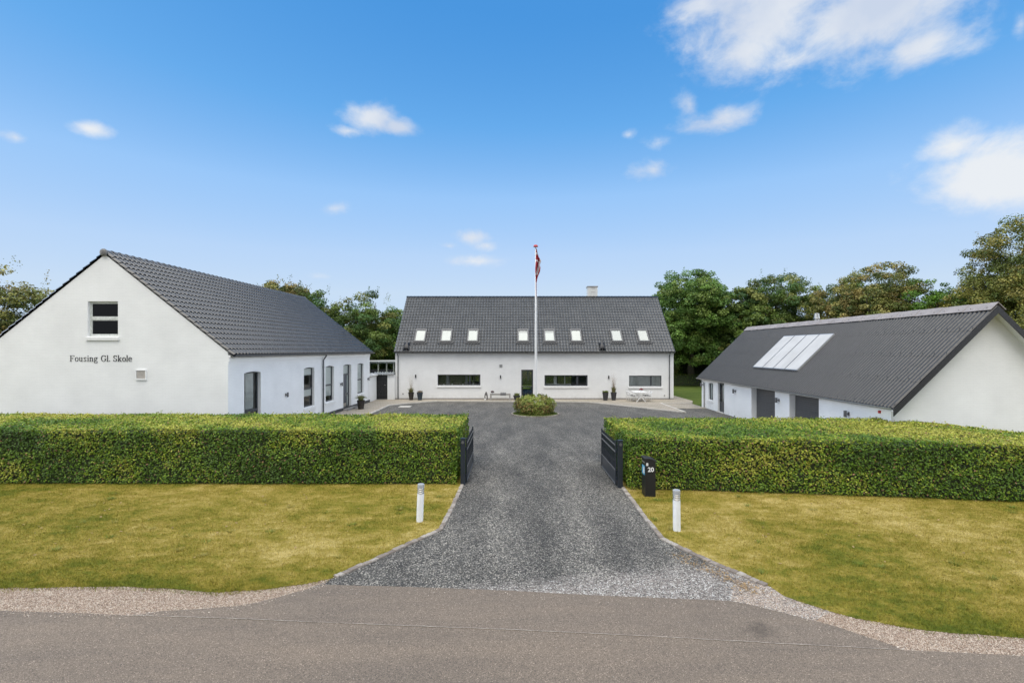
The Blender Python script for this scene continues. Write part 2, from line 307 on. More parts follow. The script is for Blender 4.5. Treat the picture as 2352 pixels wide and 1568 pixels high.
def asphalt_mat(name, base):
    m, nt, b = new_mat(name); v = coords(nt)
    vo = nt.nodes.new('ShaderNodeTexVoronoi'); vo.inputs['Scale'].default_value = 110; nt.links.new(v, vo.inputs['Vector'])
    s = nt.nodes.new('ShaderNodeSeparateColor'); nt.links.new(vo.outputs['Color'], s.inputs[0])
    c = ramp(nt, s.outputs[0], [(0, tuple(x*.55 for x in base)), (.5, base), (.93, tuple(x*1.35 for x in base)), (1, tuple(x*2.4 for x in base))])
    st = noise(nt, coords(nt, 'Object', (.25, 1.5, 1)), .9, 7, .65)
    c = mixc(nt, mrange(nt, st, .33, .68, 0, .8), c, mixc(nt, 1, c, (1.4,1.36,1.3), 'MULTIPLY'))
    c = mixc(nt, mrange(nt, noise(nt, v, 7, 5, .7), .62, .78, 0, .35), c, tuple(x*.5 for x in base))
    sp = nt.nodes.new('ShaderNodeTexVoronoi'); sp.inputs['Scale'].default_value = 5.5; nt.links.new(v, sp.inputs['Vector'])
    c = mixc(nt, mrange(nt, sp.outputs['Distance'], .05, .03, 0, .6), c, (.45,.42,.38))
    ds = nt.nodes.new('ShaderNodeVectorMath'); ds.operation = 'DISTANCE'; nt.links.new(v, ds.inputs[0]); ds.inputs[1].default_value = (G(1747,1448)[0], G(1747,1448)[1], .016)
    dn = nt.nodes.new('ShaderNodeMath'); dn.operation = 'MULTIPLY_ADD'; nt.links.new(noise(nt, v, 6, 5), dn.inputs[0]); dn.inputs[1].default_value = .5; nt.links.new(ds.outputs['Value'], dn.inputs[2])
    c = mixc(nt, mrange(nt, dn.outputs[0], .52, .34, 0, .55), c, tuple(x*.4 for x in base))      # oil stain
    c = mixc(nt, mrange(nt, noise(nt, v, 1.7, 6, .7), .58, .72, 0, .4), c, (.22,.175,.135))        # dusty patches
    nt.links.new(c, b.inputs['Base Color']); b.inputs['Roughness'].default_value = .8; b.inputs['Specular IOR Level'].default_value = .3
    p = bump(nt, b, vo.outputs['Distance'], .6, -.006); bump(nt, b, noise(nt, v, 18, 5, .7), .6, .012, p); return m
M['asphalt'] = asphalt_mat('grey_brown_asphalt', (.156,.125,.097))
M['apron'] = asphalt_mat('smooth_grey_brown_asphalt', (.154,.124,.097))
def paving_mat():
    m, nt, b = new_mat('beige_paving_slabs'); v = coords(nt)
    br = nt.nodes.new('ShaderNodeTexBrick'); mp = nt.nodes.new('ShaderNodeMapping'); mp.inputs['Rotation'].default_value = (0,0,R(2)); nt.links.new(v, mp.inputs[0]); nt.links.new(mp.outputs[0], br.inputs['Vector'])
    br.inputs['Scale'].default_value = 1; br.inputs['Brick Width'].default_value = .6; br.inputs['Row Height'].default_value = .3; br.inputs['Mortar Size'].default_value = .014
    br.inputs['Color1'].default_value = (.42,.36,.29,1); br.inputs['Color2'].default_value = (.36,.31,.255,1); br.inputs['Mortar'].default_value = (.13,.11,.085,1)
    n = noise(nt, v, 1.1, 5, .65); c = mixc(nt, mrange(nt, n, .35, .7, 0, .55), br.outputs['Color'], (.2,.19,.13))
    nt.links.new(c, b.inputs['Base Color']); b.inputs['Roughness'].default_value = .8
    bump(nt, b, br.outputs['Fac'], .6, -.008); return m
M['paving'] = paving_mat()
def granite_mat():
    m, nt, b = new_mat('granite_setts'); v = coords(nt)
    r = nt.nodes.new('ShaderNodeNewGeometry')
    c = ramp(nt, r.outputs['Random Per Island'], [(0, (.2,.165,.14)), (.5, (.33,.285,.245)), (1, (.46,.42,.37))])
    c = mixc(nt, mrange(nt, noise(nt, v, 30, 4, .7), .4, .65, 0, .6), c, (.13,.11,.085))
    nt.links.new(c, b.inputs['Base Color']); b.inputs['Roughness'].default_value = .85; bump(nt, b, noise(nt, v, 40, 4), .8, .012); return m
M['granite'] = granite_mat()

# ------------------------------------------------------------------ mesh helpers
def wloc(o):
    p = Vector((0,0,0))
    while o is not None: p += o.location; o = o.parent
    return p
def tag(o, label=None, cat=None, group=None, kind=None):
    if label: o['label'] = label
    if cat: o['category'] = cat
    if group: o['group'] = group
    if kind: o['kind'] = kind
    return o
def thing(name, loc, label, cat, group=None):
    o = bpy.data.objects.new(name, None); C.objects.link(o); o.location = loc; o.empty_display_size = .3
    return tag(o, label, cat, group)
class MB:
    def __init__(s): s.v = []; s.f = []; s.uv = []; s.col = None; s.smooth = False
    def face(s, pts, uvs=None):
        i = len(s.v); s.v += [tuple(p) for p in pts]; s.f.append(tuple(range(i, i+len(pts)))); s.uv += list(uvs) if uvs else [(p[0], p[2]) for p in pts]
    def add(s, vs, fs):
        i = len(s.v); s.v += [tuple(p) for p in vs]
        for f in fs:
            s.f.append(tuple(i+k for k in f)); s.uv += [(vs[k][0], vs[k][2]) for k in f]
    def hexa(s, p): # 8 points: bottom 4 ccw, top 4 ccw
        s.add(p, [(3,2,1,0),(4,5,6,7),(0,1,5,4),(1,2,6,5),(2,3,7,6),(3,0,4,7)])
    def box(s, x0, x1, y0, y1, z0, z1):
        s.hexa([(x0,y0,z0),(x1,y0,z0),(x1,y1,z0),(x0,y1,z0),(x0,y0,z1),(x1,y0,z1),(x1,y1,z1),(x0,y1,z1)])
    def fbox(s, fr, a0, a1, n0, n1, z0, z1):   # box in a wall's frame: a along the wall, n outward
        P = lambda a, n, z: fr(a, n, z)
        s.hexa([P(a0,n1,z0),P(a1,n1,z0),P(a1,n0,z0),P(a0,n0,z0),P(a0,n1,z1),P(a1,n1,z1),P(a1,n0,z1),P(a0,n0,z1)])
    def beam(s, p, q, wd, ht, up=(0,0,1)):
        p = Vector(p); q = Vector(q); d = (q-p).normalized(); up = Vector(up)
        if abs(d.dot(up)) > .98: up = Vector((0,1,0))
        r = d.cross(up).normalized()*wd/2; u = r.cross(d).normalized()*ht/2
        s.hexa([p-r-u, q-r-u, q+r-u, p+r-u, p-r+u, q-r+u, q+r+u, p+r+u])
    def tube(s, pts, rad, n=8, cap=True):
        pts = [Vector(p) for p in pts]
        if not hasattr(rad, '__len__'): rad = [rad]*len(pts)
        rings = []; ref = Vector((0,0,1)); i0 = len(s.v); vs = []; fs = []
        for k, p in enumerate(pts):
            d = (pts[min(k+1, len(pts)-1)]-pts[max(k-1, 0)]).normalized()
            rr = ref if abs(d.dot(ref)) < .9 else Vector((1,0,0))
            a = d.cross(rr).normalized(); b = d.cross(a)
            if rings and a.dot(rings[-1]) < 0: a = -a; b = -b
            rings.append(a)
            vs += [tuple(p+(a*math.cos(t)+b*math.sin(t))*rad[k]) for t in (2*math.pi*j/n for j in range(n))]
        for k in range(len(pts)-1):
            for j in range(n):
                fs.append((k*n+j, k*n+(j+1)%n, (k+1)*n+(j+1)%n, (k+1)*n+j))
        if cap: fs.append(tuple(range(n-1, -1, -1))); fs.append(tuple(range((len(pts)-1)*n, len(pts)*n)))
        s.add(vs, fs)
    def lathe(s, prof, c, n=24, cap=True):
        vs = []; fs = []; m = len(prof)
        for r, z in prof: vs += [(c[0]+r*math.cos(2*math.pi*j/n), c[1]+r*math.sin(2*math.pi*j/n), c[2]+z) for j in range(n)]
        for k in range(m-1):
            for j in range(n): fs.append((k*n+j, k*n+(j+1)%n, (k+1)*n+(j+1)%n, (k+1)*n+j))
        if cap: fs.append(tuple(range(n-1, -1, -1))); fs.append(tuple(range((m-1)*n, m*n)))
        s.add(vs, fs)
    def prism(s, poly, fn, t0, t1):   # fn(a, b, t) -> point
        n = len(poly); vs = [fn(a, b, t0) for a, b in poly]+[fn(a, b, t1) for a, b in poly]
        fs = [tuple(range(n)), tuple(range(2*n-1, n-1, -1))]+[(k, n+k, n+(k+1)%n, (k+1)%n) for k in range(n)]
        s.add(vs, fs)
    def build(s, name, mat, parent=None, smooth=None, base=None):
        me = bpy.data.meshes.new(name); o = bpy.data.objects.new(name, me); C.objects.link(o)
        off = Vector((0,0,0))
        if parent is not None: off = wloc(parent); o.parent = parent
        elif base is not None: off = Vector(base); o.location = off
        me.from_pydata([(x-off[0], y-off[1], z-off[2]) for x, y, z in s.v], [], s.f)
        uvl = me.uv_layers.new(name='UVMap'); uvl.data.foreach_set('uv', np.array(s.uv, dtype=np.float32).ravel())
        if s.col is not None:
            ca = me.color_attributes.new('Col', 'FLOAT_COLOR', 'POINT'); ca.data.foreach_set('color', np.array(s.col, dtype=np.float32).ravel())
        me.materials.append(mat)
        if smooth or (smooth is None and s.smooth): me.polygons.foreach_set('use_smooth', [True]*len(me.polygons))
        me.update(); return o
def fast_mesh(name, V, nper, mat, parent=None, col=None, base=None):
    """V: (N, nper, 3) array of separate faces"""
    V = np.asarray(V, dtype=np.float32); n = V.shape[0]
    me = bpy.data.meshes.new(name); o = bpy.data.objects.new(name, me); C.objects.link(o)
    off = np.zeros(3, dtype=np.float32)
    if parent is not None: o.parent = parent; off = np.array(wloc(parent), dtype=np.float32)
    elif base is not None: o.location = base; off = np.array(base, dtype=np.float32)
    me.vertices.add(n*nper); me.vertices.foreach_set('co', (V.reshape(-1, 3)-off).ravel())
    me.loops.add(n*nper); me.loops.foreach_set('vertex_index', np.arange(n*nper, dtype=np.int32))
    me.polygons.add(n); me.polygons.foreach_set('loop_start', np.arange(0, n*nper, nper, dtype=np.int32)); me.polygons.foreach_set('loop_total', np.full(n, nper, dtype=np.int32))
    if col is not None:
        ca = me.color_attributes.new('Col', 'FLOAT_COLOR', 'POINT'); cc = np.ones((n, nper, 4), dtype=np.float32); cc[:, :, :3] = col[:, None, :]
        ca.data.foreach_set('color', cc.ravel())
    me.materials.append(mat); me.update(calc_edges=True); me.validate(); return o
def copy_tree(o, parent=None):
    c = o.copy(); C.objects.link(c)
    if parent is not None: c.parent = parent
    for ch in list(o.children): copy_tree(ch, c)
    return c
def vnoise(x, y, seed=0):
    xi = np.floor(x).astype(int); yi = np.floor(y).astype(int); fx = x-xi; fy = y-yi
    fx = fx*fx*(3-2*fx); fy = fy*fy*(3-2*fy)
    def h(a, b): 
        t = np.sin(a*127.1+b*311.7+seed*74.7)*43758.5453; return t-np.floor(t)
    return (h(xi,yi)*(1-fx)+h(xi+1,yi)*fx)*(1-fy)+(h(xi,yi+1)*(1-fx)+h(xi+1,yi+1)*fx)*fy
def fbm(x, y, seed=0, o=4):
    s = 0; a = .5
    for k in range(o): s = s+a*vnoise(x*2**k, y*2**k, seed+k); a *= .5
    return s/(1-.5**o)
def inpoly(x, y, poly):
    r = np.zeros(x.shape, bool); n = len(poly)
    for i in range(n):
        x0, y0 = poly[i]; x1, y1 = poly[(i+1) % n]
        if y0 == y1: continue
        c = ((y0 > y) != (y1 > y)) & (x < (x1-x0)*(y-y0)/(y1-y0)+x0); r ^= c
    return r
def leaves(P, Nn, ln, wd, bend=.0):
    """diamond leaves at P facing Nn"""
    n = len(P); T = np.random.normal(size=(n, 3)); T -= (T*Nn).sum(1, keepdims=True)*Nn; T /= np.linalg.norm(T, axis=1, keepdims=True)+1e-9
    B = np.cross(Nn, T); ln = np.asarray(ln).reshape(-1, 1); wd = np.asarray(wd).reshape(-1, 1)
    m = P+T*ln*-.06
    return np.stack([P-T*ln*.5, m+B*wd*.5, P+T*ln*.5-Nn*ln*bend, m-B*wd*.5], axis=1)
def unit(a): return a/(np.linalg.norm(a, axis=1, keepdims=True)+1e-9)
def poly_sheet(name, pts, z, mat, kind='structure', jitter=0, step=.25, thick=0):
    ring = []
    n = len(pts)
    for i in range(n):
        p = Vector((*pts[i][:2], 0)); q = Vector((*pts[(i+1) % n][:2], 0)); j = pts[i][2] if len(pts[i]) > 2 else 0
        d = (q-p); k = max(1, int(d.length/step)) if j else 1; nr = Vector((-d.y, d.x, 0)).normalized() if d.length else Vector()
        for t in range(k): ring.append(p+d*(t/k)+(nr*random.uniform(-j, j) if t else Vector()))
    tri = geometry.tessellate_polygon([ring]); mb = MB(); vs = [(p.x, p.y, z) for p in ring]
    fs = []
    for t in tri:
        a, b, c = (Vector(vs[i]) for i in t)
        fs.append(tuple(t) if (b-a).cross(c-a).z > 0 else tuple(reversed(t)))
    if thick:
        m = len(ring); vs2 = [(p.x, p.y, z-thick) for p in ring]; mb.add(vs+vs2, fs+[(i, (i+1) % m, m+(i+1) % m, m+i) for i in range(m)])
    else: mb.add(vs, fs)
    o = mb.build(name, mat); o['kind'] = kind; return o

# ------------------------------------------------------------------ ground, roads, paths
mb = MB(); mb.add([(-700,-200,-.06),(700,-200,-.06),(700,1200,-.06),(-700,1200,-.06)], [(0,1,2,3)]); tag(mb.build('ground', M['green']), kind='structure')
road_edge = [(-40,1403),(0,1403),(271,1412),(305,1414.5)]
g = lambda u, v, z=0: tuple(G(u, v, z)[:2])
seam = [g(u, v) for u, v in ((305,1414.5),(540,1422),(796,1433),(1164,1447),(1531,1464.7),(1800,1480),(2072,1494))]
roadpts = [(-60, 8.2), g(0,1403), g(271,1412)]+seam+[g(2200,1499.5), g(2352,1507), (60, 4.0), (60,-60), (-60,-60)]
roadpts = [(x, y, .006) if i < 11 else (x, y) for i, (x, y) in enumerate(roadpts)]
poly_sheet('road', roadpts, .012, M['asphalt'], thick=.03)
apron = [g(305,1414.5), g(372,1404.7), g(450,1400), g(541.7,1393), g(590,1385), g(626,1376), g(680,1361), g(745,1343.8), g(950,1349), g(1164,1357), g(1350,1367), g(1531,1375), g(1677.8,1381), g(1740,1393), g(1810.4,1411.6), g(1915,1438), g(1985,1462), g(2040,1480), g(2072,1494)]
poly_sheet('road_apron', [(x, y, .006) for x, y in apron]+[(x, y) for x, y in seam[1:-1][::-1]], .016, M['apron'], thick=.03)
# seam crack
mb = MB()
for i in range(len(seam)-1):
    p = Vector((*seam[i], 0)); q = Vector((*seam[i+1], 0)); k = int((q-p).length/.07)
    prev = None
    for t in range(k+1):
        c = p.lerp(q, t/k); wd = random.uniform(.002, .007); o_ = random.uniform(-.006, .006); cur = ((c.x, c.y-wd+o_, .0205), (c.x, c.y+wd+o_, .0205))
        if prev: mb.face([prev[0], cur[0], cur[1], prev[1]])
        prev = cur
tag(mb.build('road_seam', plain('pale_joint_dust', (.4,.35,.29), .9, var=.3, scale=30)), kind='structure')
# lawns
shell_l = [g(0,1352),(0,0)]
kerb_l = [G(1062,1113), G(1040,1163), G(1012,1216), G(930,1254), G(850,1290), G(770,1325)]
kerb_r = [G(1430,1119), G(1475,1180), G(1520,1237), G(1600,1277), G(1680,1311), G(1760,1345)]
lawn_l = [(-30,17.5), (-30,8.75)]+[g(u, v) for u, v in ((0,1351),(150,1347),(305,1347),(508,1360),(620,1352),(700,1341),(765,1327))]+[(p.x-.05, p.y) for p in kerb_l[::-1]]+[(-1.75,17.5)]
lawn_r = [(28,16.5), (3.6,16.5)]+[(p.x+.05, p.y) for p in kerb_r]+[g(u, v) for u, v in ((1800,1368),(1880,1395),(1967,1420),(2072,1440),(2200,1455),(2352,1465))]+[(28,6.6)]
def jl(poly, idx, j): return [(x, y, j) if i in idx else (x, y) for i, (x, y) in enumerate(poly)]
poly_sheet('lawn', jl(lawn_l, range(1, 9), .03), .012, M['lawn'], thick=.05)
poly_sheet('lawn', jl(lawn_r, range(8, 15), .03), .012, M['lawn'], thick=.05)
poly_sheet('gravel_verge', [(-60,16),(-60,0),(60,0),(60,14)], -.002, M['shell'])
gr = [(-4.2,8.0)]+[(p.x, p.y) for p in kerb_l[::-1]]+[(-1.75,19.6),(-30,19.6),(-30,60),(14.3,60),(14.3,36),(14.3,36)]+[(14.1,19.2),(3.5,19.2)]+[(p.x, p.y) for p in kerb_r]+[(5.2,8.4),(5.2,7.6)]
gr = [(-3.95,8.2),(-3.3,9.15)]+[(p.x, p.y) for p in kerb_l[::-1][1:]]+[(-1.6,19.4),(-26,19.4),(-26,44),(14.0,44),(14.0,18.5),(3.45,18.5)]+[(p.x, p.y) for p in kerb_r]+[(5.1,8.5,.09),(5.3,8.0,.09),(4.6,7.6)]
poly_sheet('gravel_drive', gr, .003, M['gravel'])
# grass
def grass_blades(polys, n, name):
    allV = []
    for poly in polys:
        a = np.array(poly); x0, y0 = a.min(0); x1, y1 = a.max(0); x0 = max(x0, -24); x1 = min(x1, 24)
        # density falls with distance
        m = n; x = np.random.uniform(x0, x1, m*2); y = y0+(y1-y0)*np.random.uniform(0, 1, m*2)**1.25
        k = inpoly(x, y, poly) & (np.abs(x) < y*1.6+3) ; x = x[k][:m]; y = y[k][:m]
        far_ = np.random.uniform(size=len(x)) < .12; x = x+np.random.normal(0, .02, len(x)); y = y+np.random.normal(0, 1, len(x))*np.where(far_, .07, .022)
        h = np.random.uniform(.018, .05, len(x))*(.7+.8*fbm(x*1.5, y*1.5, 3)); wd = np.random.uniform(.006, .012, len(x)); an = np.random.uniform(0, 2*np.pi, len(x))
        lx = np.random.normal(0, .03, len(x)); ly = np.random.normal(0, .03, len(x)); z = np.full(len(x), .01)
        p0 = np.stack([x-np.cos(an)*wd/2, y-np.sin(an)*wd/2, z], 1); p1 = np.stack([x+np.cos(an)*wd/2, y+np.sin(an)*wd/2, z], 1); p2 = np.stack([x+lx, y+ly, z+h], 1)
        allV.append(np.stack([p0, p1, p2], 1))
    return tag(fast_mesh(name, np.concatenate(allV), 3, M['blades']), kind='stuff')
gv_l = [(x, y-.13) for x, y in lawn_l[1:9]][::-1]+[(x, y+.05) for x, y in lawn_l[1:9]]
gv_r = [(x, y-.15) for x, y in lawn_r[8:15]][::-1]+[(x, y+.05) for x, y in lawn_r[8:15]]
tag(grass_blades([gv_l, gv_r], 7000, 'verge_grass'), 'ragged grass creeping into the stone verge')
tag(grass_blades([lawn_l, lawn_r], 380000, 'grass'), 'short dry yellowing grass on the two front lawns')
rs_ = np.random.RandomState(19); WQ = []; WK = []
for i in range(70):
    x_ = rs_.uniform(-14, 14); y_ = rs_.uniform(8.9, 14.6)
    if not (inpoly(np.array([x_]), np.array([y_]), lawn_l)[0] or inpoly(np.array([x_]), np.array([y_]), lawn_r)[0]): continue
    n_ = rs_.randint(20, 60); an_ = rs_.uniform(0, 6.28, n_); rr_ = rs_.uniform(.01, .11, n_); hh_ = rs_.uniform(.03, .085, n_)
    b_ = np.stack([x_+np.cos(an_)*rr_, y_+np.sin(an_)*rr_, np.full(n_, .012)], 1); t_ = b_+np.stack([np.cos(an_)*hh_*.7, np.sin(an_)*hh_*.7, hh_], 1); w_ = np.stack([-np.sin(an_), np.cos(an_), an_*0], 1)*.006
    WQ.append(np.stack([b_-w_, b_+w_, t_], 1)); WK.append(np.array([(.12,.19,.02),(.16,.2,.03),(.3,.27,.07)])[rs_.randint(0, 3)]*rs_.uniform(.7, 1.3, (n_, 1)))
tag(fast_mesh('grass_tufts', np.concatenate(WQ), 3, M['pebble_'], col=np.concatenate(WK)), 'taller greener tufts scattered in the front lawns', kind='stuff')
# pebbles on the verge and near the road edge of the drive
def pebbles(name, polys, n, size, cols, z0=0.0):
    V = []; Cc = []
    for poly in polys:
        a = np.array(poly); x0, y0 = a.min(0); x1, y1 = a.max(0)
        x = np.random.uniform(x0, x1, n*3); y = np.random.uniform(y0, y1, n*3); k = inpoly(x, y, poly); x = x[k][:n]; y = y[k][:n]; m = len(x)
        s = np.random.uniform(size[0], size[1], m); c = np.stack([x, y, np.full(m, z0)+s*.2], 1)
        cs = np.array(cols)[np.random.randint(0, len(cols), m)]*np.random.uniform(.75, 1.2, (m, 1))
        q = np.random.normal(size=(m, 3, 3)); q, _ = np.linalg.qr(q)
        dirs = np.array([[1,0,0],[0,.8,0],[-1,0,0],[0,-.8,0]]); up = np.array([0,0,.55])
        for sg in (1, -1):
            for j in range(4):
                tri = np.stack([dirs[j], dirs[(j+1) % 4], up*sg], 0)*s[:, None, None]
                V.append(np.einsum('nij,nkj->nki', q, tri)+c[:, None, :]); Cc.append(cs)
    o = fast_mesh(name, np.concatenate(V), 3, M['pebble'], col=np.concatenate(Cc)); return tag(o, kind='stuff')
M['pebble'] = leaf_mat('pebble_stone', 0, .75)
M['pebble']
vl = [g(0,1400)]+[g(u, v) for u, v in ((271,1409),(372,1402),(541,1391),(626,1373),(745,1341),(765,1325),(700,1338),(620,1350),(508,1358),(305,1345),(0,1348))]
vr = [g(u, v) for u, v in ((1678,1379),(1810,1409),(1915,1436),(1985,1460),(2085,1490),(2352,1504),(2352,1462),(2200,1453),(2072,1438),(1967,1418),(1880,1393),(1800,1366),(1758,1345),(1690,1330))]
tag(pebbles('crushed_stone', [vl, vr], 26000, (.003, .011), [(.54,.43,.34),(.36,.26,.19),(.66,.57,.47),(.22,.15,.11)]), 'pinkish crushed stone along the road edge')
eg_ = [(p[0], p[1]) for p in roadpts[1:3]+apron[1:8]]; st1 = [(x, y-.16) for x, y in eg_][::-1]+[(x, y+.02) for x, y in eg_]
st2 = [g(u, v+20) for u, v in ((745,1344),(1164,1357),(1678,1381),(1810,1411),(1985,1462),(2089,1492),(2352,1507))][::-1]+[g(u, v-2) for u, v in ((745,1344),(1164,1357),(1678,1381),(1810,1411),(1985,1462),(2089,1492),(2352,1507))]
tag(pebbles('stray_chippings', [st1, st2], 900, (.004, .012), [(.54,.43,.34),(.36,.3,.24),(.66,.57,.47),(.2,.18,.16)], .016), 'loose chippings strayed onto the asphalt edge')
dr = [g(u, v) for u, v in ((765,1343),(1164,1354),(1531,1372),(1680,1379),(1750,1345),(1680,1316),(1520,1243),(1475,1186),(1430,1125),(1066,1117),(1044,1166),(1018,1218),(850,1296))]
tag(pebbles('loose_gravel', [dr], 26000, (.005, .014), [(.05,.05,.05),(.13,.13,.128),(.22,.215,.2),(.42,.4,.36),(.09,.09,.09)], .004), 'loose dark granite chippings on the driveway')
# granite kerbs
def kerb(line, name, side):
    mb = MB()
    for i in range(len(line)-1):
        p, q = line[i], line[i+1]; L = (q-p).length; d = (q-p)/L; n = Vector((-d.y, d.x, 0)); t = 0
        while t < L-.03:
            l = min(random.uniform(.11, .2), L-t); c = p+d*(t+l/2)+n*random.uniform(-.008, .008); a = random.uniform(-.05, .05)
            dd = Vector((d.x*math.cos(a)-d.y*math.sin(a), d.x*math.sin(a)+d.y*math.cos(a), 0)); nn = Vector((-dd.y, dd.x, 0))
            hw = random.uniform(.048, .06); h = random.uniform(.03, .048); hl = l/2-.004; e = .012
            top = [c+dd*sx*(hl-e)+nn*sy*(hw-e)+Vector((0,0,h+random.uniform(-.004, .004))) for sx, sy in ((-1,-1),(1,-1),(1,1),(-1,1))]
            mid = [c+dd*sx*hl+nn*sy*hw+Vector((0,0,h-.012)) for sx, sy in ((-1,-1),(1,-1),(1,1),(-1,1))]
            bot = [c+dd*sx*hl+nn*sy*hw+Vector((0,0,-.04)) for sx, sy in ((-1,-1),(1,-1),(1,1),(-1,1))]
            mb.add(bot+mid+top, [(0,1,5,4),(1,2,6,5),(2,3,7,6),(3,0,4,7),(4,5,9,8),(5,6,10,9),(6,7,11,10),(7,4,8,11),(8,9,10,11)])
            t += l
    return tag(mb.build(name, M['granite']), kind='structure')
kerb(kerb_l, 'kerb', 1); kerb(kerb_r, 'kerb', 1)
# terrace
TZ = .08
terr = [(-11.72,26),(-9.22,26),(-9.22,37.2),(-8.0,38.7),(-6.07,40.2),(-2.6,40.05),(3.85,39.75),(6.15,39.4),(11.46,33.2),(11.6,33.3),(11.5,38.6),(14.0,38.6),(14.65,40.2),(14.65,46),(13.5,46),(13.5,41.66),(-9.7,41.66),(-9.7,42.2),(-11.6,42.2),(-11.3,39.2)]
poly_sheet('terrace', terr, TZ, M['paving'], thick=.1)
poly_sheet('lower_terrace', [(11.62,35.6),(14.0,35.6),(14.0,38.58),(11.56,38.58)], .02, M['paving'], thick=.04)
mb = MB()
edge = [(-9.22,26),(-9.22,37.2),(-8.0,38.7),(-6.07,40.2),(-2.6,40.05),(3.85,39.75),(6.15,39.4),(11.46,33.2)]
for i in range(len(edge)-1):
    p = Vector((*edge[i], TZ-.03)); q = Vector((*edge[i+1], TZ-.03)); mb.beam(p, q, .1, .072)
mb.beam((11.55,33.15,TZ-.03), (11.55,38.6,TZ-.03), .14, .076)
mb.beam((11.6,38.6,TZ-.02), (14.0,38.6,TZ-.02), .12, .06)
tag(mb.build('terrace_edging', M['concrete']), kind='structure')
mb = MB(); mb.box(-8.35,-7.5,36.3,37.2,-.02,.022); tag(mb.build('drain_cover', M['concrete']), kind='structure')

# ------------------------------------------------------------------ walls
def frame_fn(ox, oy, dx, dy, nx, ny): return lambda a, n, z: (ox+dx*a+nx*n, oy+dy*a+ny*n, z)
def arch_hole(a0, a1, z0, z1, rise=.06, n=8):
    p = [(a0, z0), (a1, z0)]
    for k in range(n+1):
        t = k/n; p.append((a1+(a0-a1)*t, z1-rise+rise*(1-(2*t-1)**2)))
    return p
def rect(a0, a1, z0, z1): return [(a0,z0),(a1,z0),(a1,z1),(a0,z1)]
def wall(mb, fr, outer, holes, thick):
    rings = [[Vector((a, z, 0)) for a, z in outer]]+[[Vector((a, z, 0)) for a, z in h] for h in holes]
    flat = [p for r in rings for p in r]
    for t in geometry.tessellate_polygon(rings):
        a, b, c = (flat[i] for i in t)
        if abs((b-a).cross(c-a).z) < 1e-9: continue
        if (b-a).cross(c-a).z < 0: t = (t[0], t[2], t[1])
        P = [flat[i] for i in t]
        mb.face([fr(p.x, 0, p.y) for p in P], [(p.x, p.y) for p in P])
        mb.face([fr(p.x, -thick, p.y) for p in reversed(P)], [(p.x, p.y) for p in reversed(P)])
    for h in holes:
        for i in range(len(h)):
            p, q = h[i], h[(i+1) % len(h)]
            mb.face([fr(p[0], 0, p[1]), fr(p[0], -thick, p[1]), fr(q[0], -thick, q[1]), fr(q[0], 0, q[1])], [(p[0], p[1]), (p[0]+.2, p[1]), (q[0]+.2, q[1]), (q[0], q[1])])
def window(parent, fr, a0, a1, z0, z1, rec=.12, fw=.05, vs=(), hs=(), mat='anthracite', sill=True, blinds=(), glass='glass', name='window', label=None, sash=()):
    mb = MB(); n1 = -rec; n0 = -rec-.07; e = .004
    mb.fbox(fr, a0+e, a1-e, n0, n1, z0+e, z0+fw); mb.fbox(fr, a0+e, a1-e, n0, n1, z1-fw, z1-e)
    mb.fbox(fr, a0+e, a0+fw, n0, n1, z0+fw, z1-fw); mb.fbox(fr, a1-fw, a1-e, n0, n1, z0+fw, z1-fw)
    for x, wd in vs: mb.fbox(fr, x-wd/2, x+wd/2, n0+.004, n1-.003, z0+fw, z1-fw)
    for z, wd in hs: mb.fbox(fr, a0+fw, a1-fw, n0+.006, n1+.002, z-wd/2, z+wd/2)
    for s0, s1, t0, t1, wd in sash:
        mb.fbox(fr, s0, s1, n0+.01, n1-.012, t0, t0+wd); mb.fbox(fr, s0, s1, n0+.01, n1-.012, t1-wd, t1)
        mb.fbox(fr, s0, s0+wd, n0+.01, n1-.012, t0+wd, t1-wd); mb.fbox(fr, s1-wd, s1, n0+.01, n1-.012, t0+wd, t1-wd)
    o = mb.build(name, M[mat], parent)
    if label: o['label'] = label
    nm = n0+.03; mb = MB(); mb.face([fr(a0+fw*.6, nm, z0+fw*.6), fr(a1-fw*.6, nm, z0+fw*.6), fr(a1-fw*.6, nm, z1-fw*.6), fr(a0+fw*.6, nm, z1-fw*.6)]); mb.build('pane', M[glass], o)
    if sill:
        mb = MB(); p = lambda a, n, z: fr(a, n, z); x0, x1 = a0-.06, a1+.06
        mb.hexa([p(x0,.07,z0-.17),p(x1,.07,z0-.17),p(x1,.002,z0-.17),p(x0,.002,z0-.17),p(x0,.07,z0-.045),p(x1,.07,z0-.045),p(x1,.002,z0-.03),p(x0,.002,z0-.03)])
        x0, x1 = a0+.003, a1-.003
        mb.hexa([p(x0,.002,z0-.05),p(x1,.002,z0-.05),p(x1,-rec,z0-.05),p(x0,-rec,z0-.05),p(x0,.002,z0-.028),p(x1,.002,z0-.028),p(x1,-rec,z0+.003),p(x0,-rec,z0+.003)])
        mb.build('sill', M['sill'], o)
    for (b0, b1, c0, c1, bm) in blinds:
        mb = MB(); nb = n0+.022; mb.fbox(fr, b0, b1, nb-.01, nb, c0, c1); mb.build('blind', M[bm], o)
    return o
def lamp_on(parent, fr, a, z, mat='lamp', h=.24, r=.045, out=.1):
    mb = MB(); mb.fbox(fr, a-.05, a+.05, 0, .02, z-.07, z+.07); mb.fbox(fr, a-.02, a+.02, .02, out, z-.03, z+.03)
    c = fr(a, out+.03, z); mb.lathe([(r, -h/2), (r, h/2)], c, 12); return mb.build('wall_lamp', M[mat], parent)
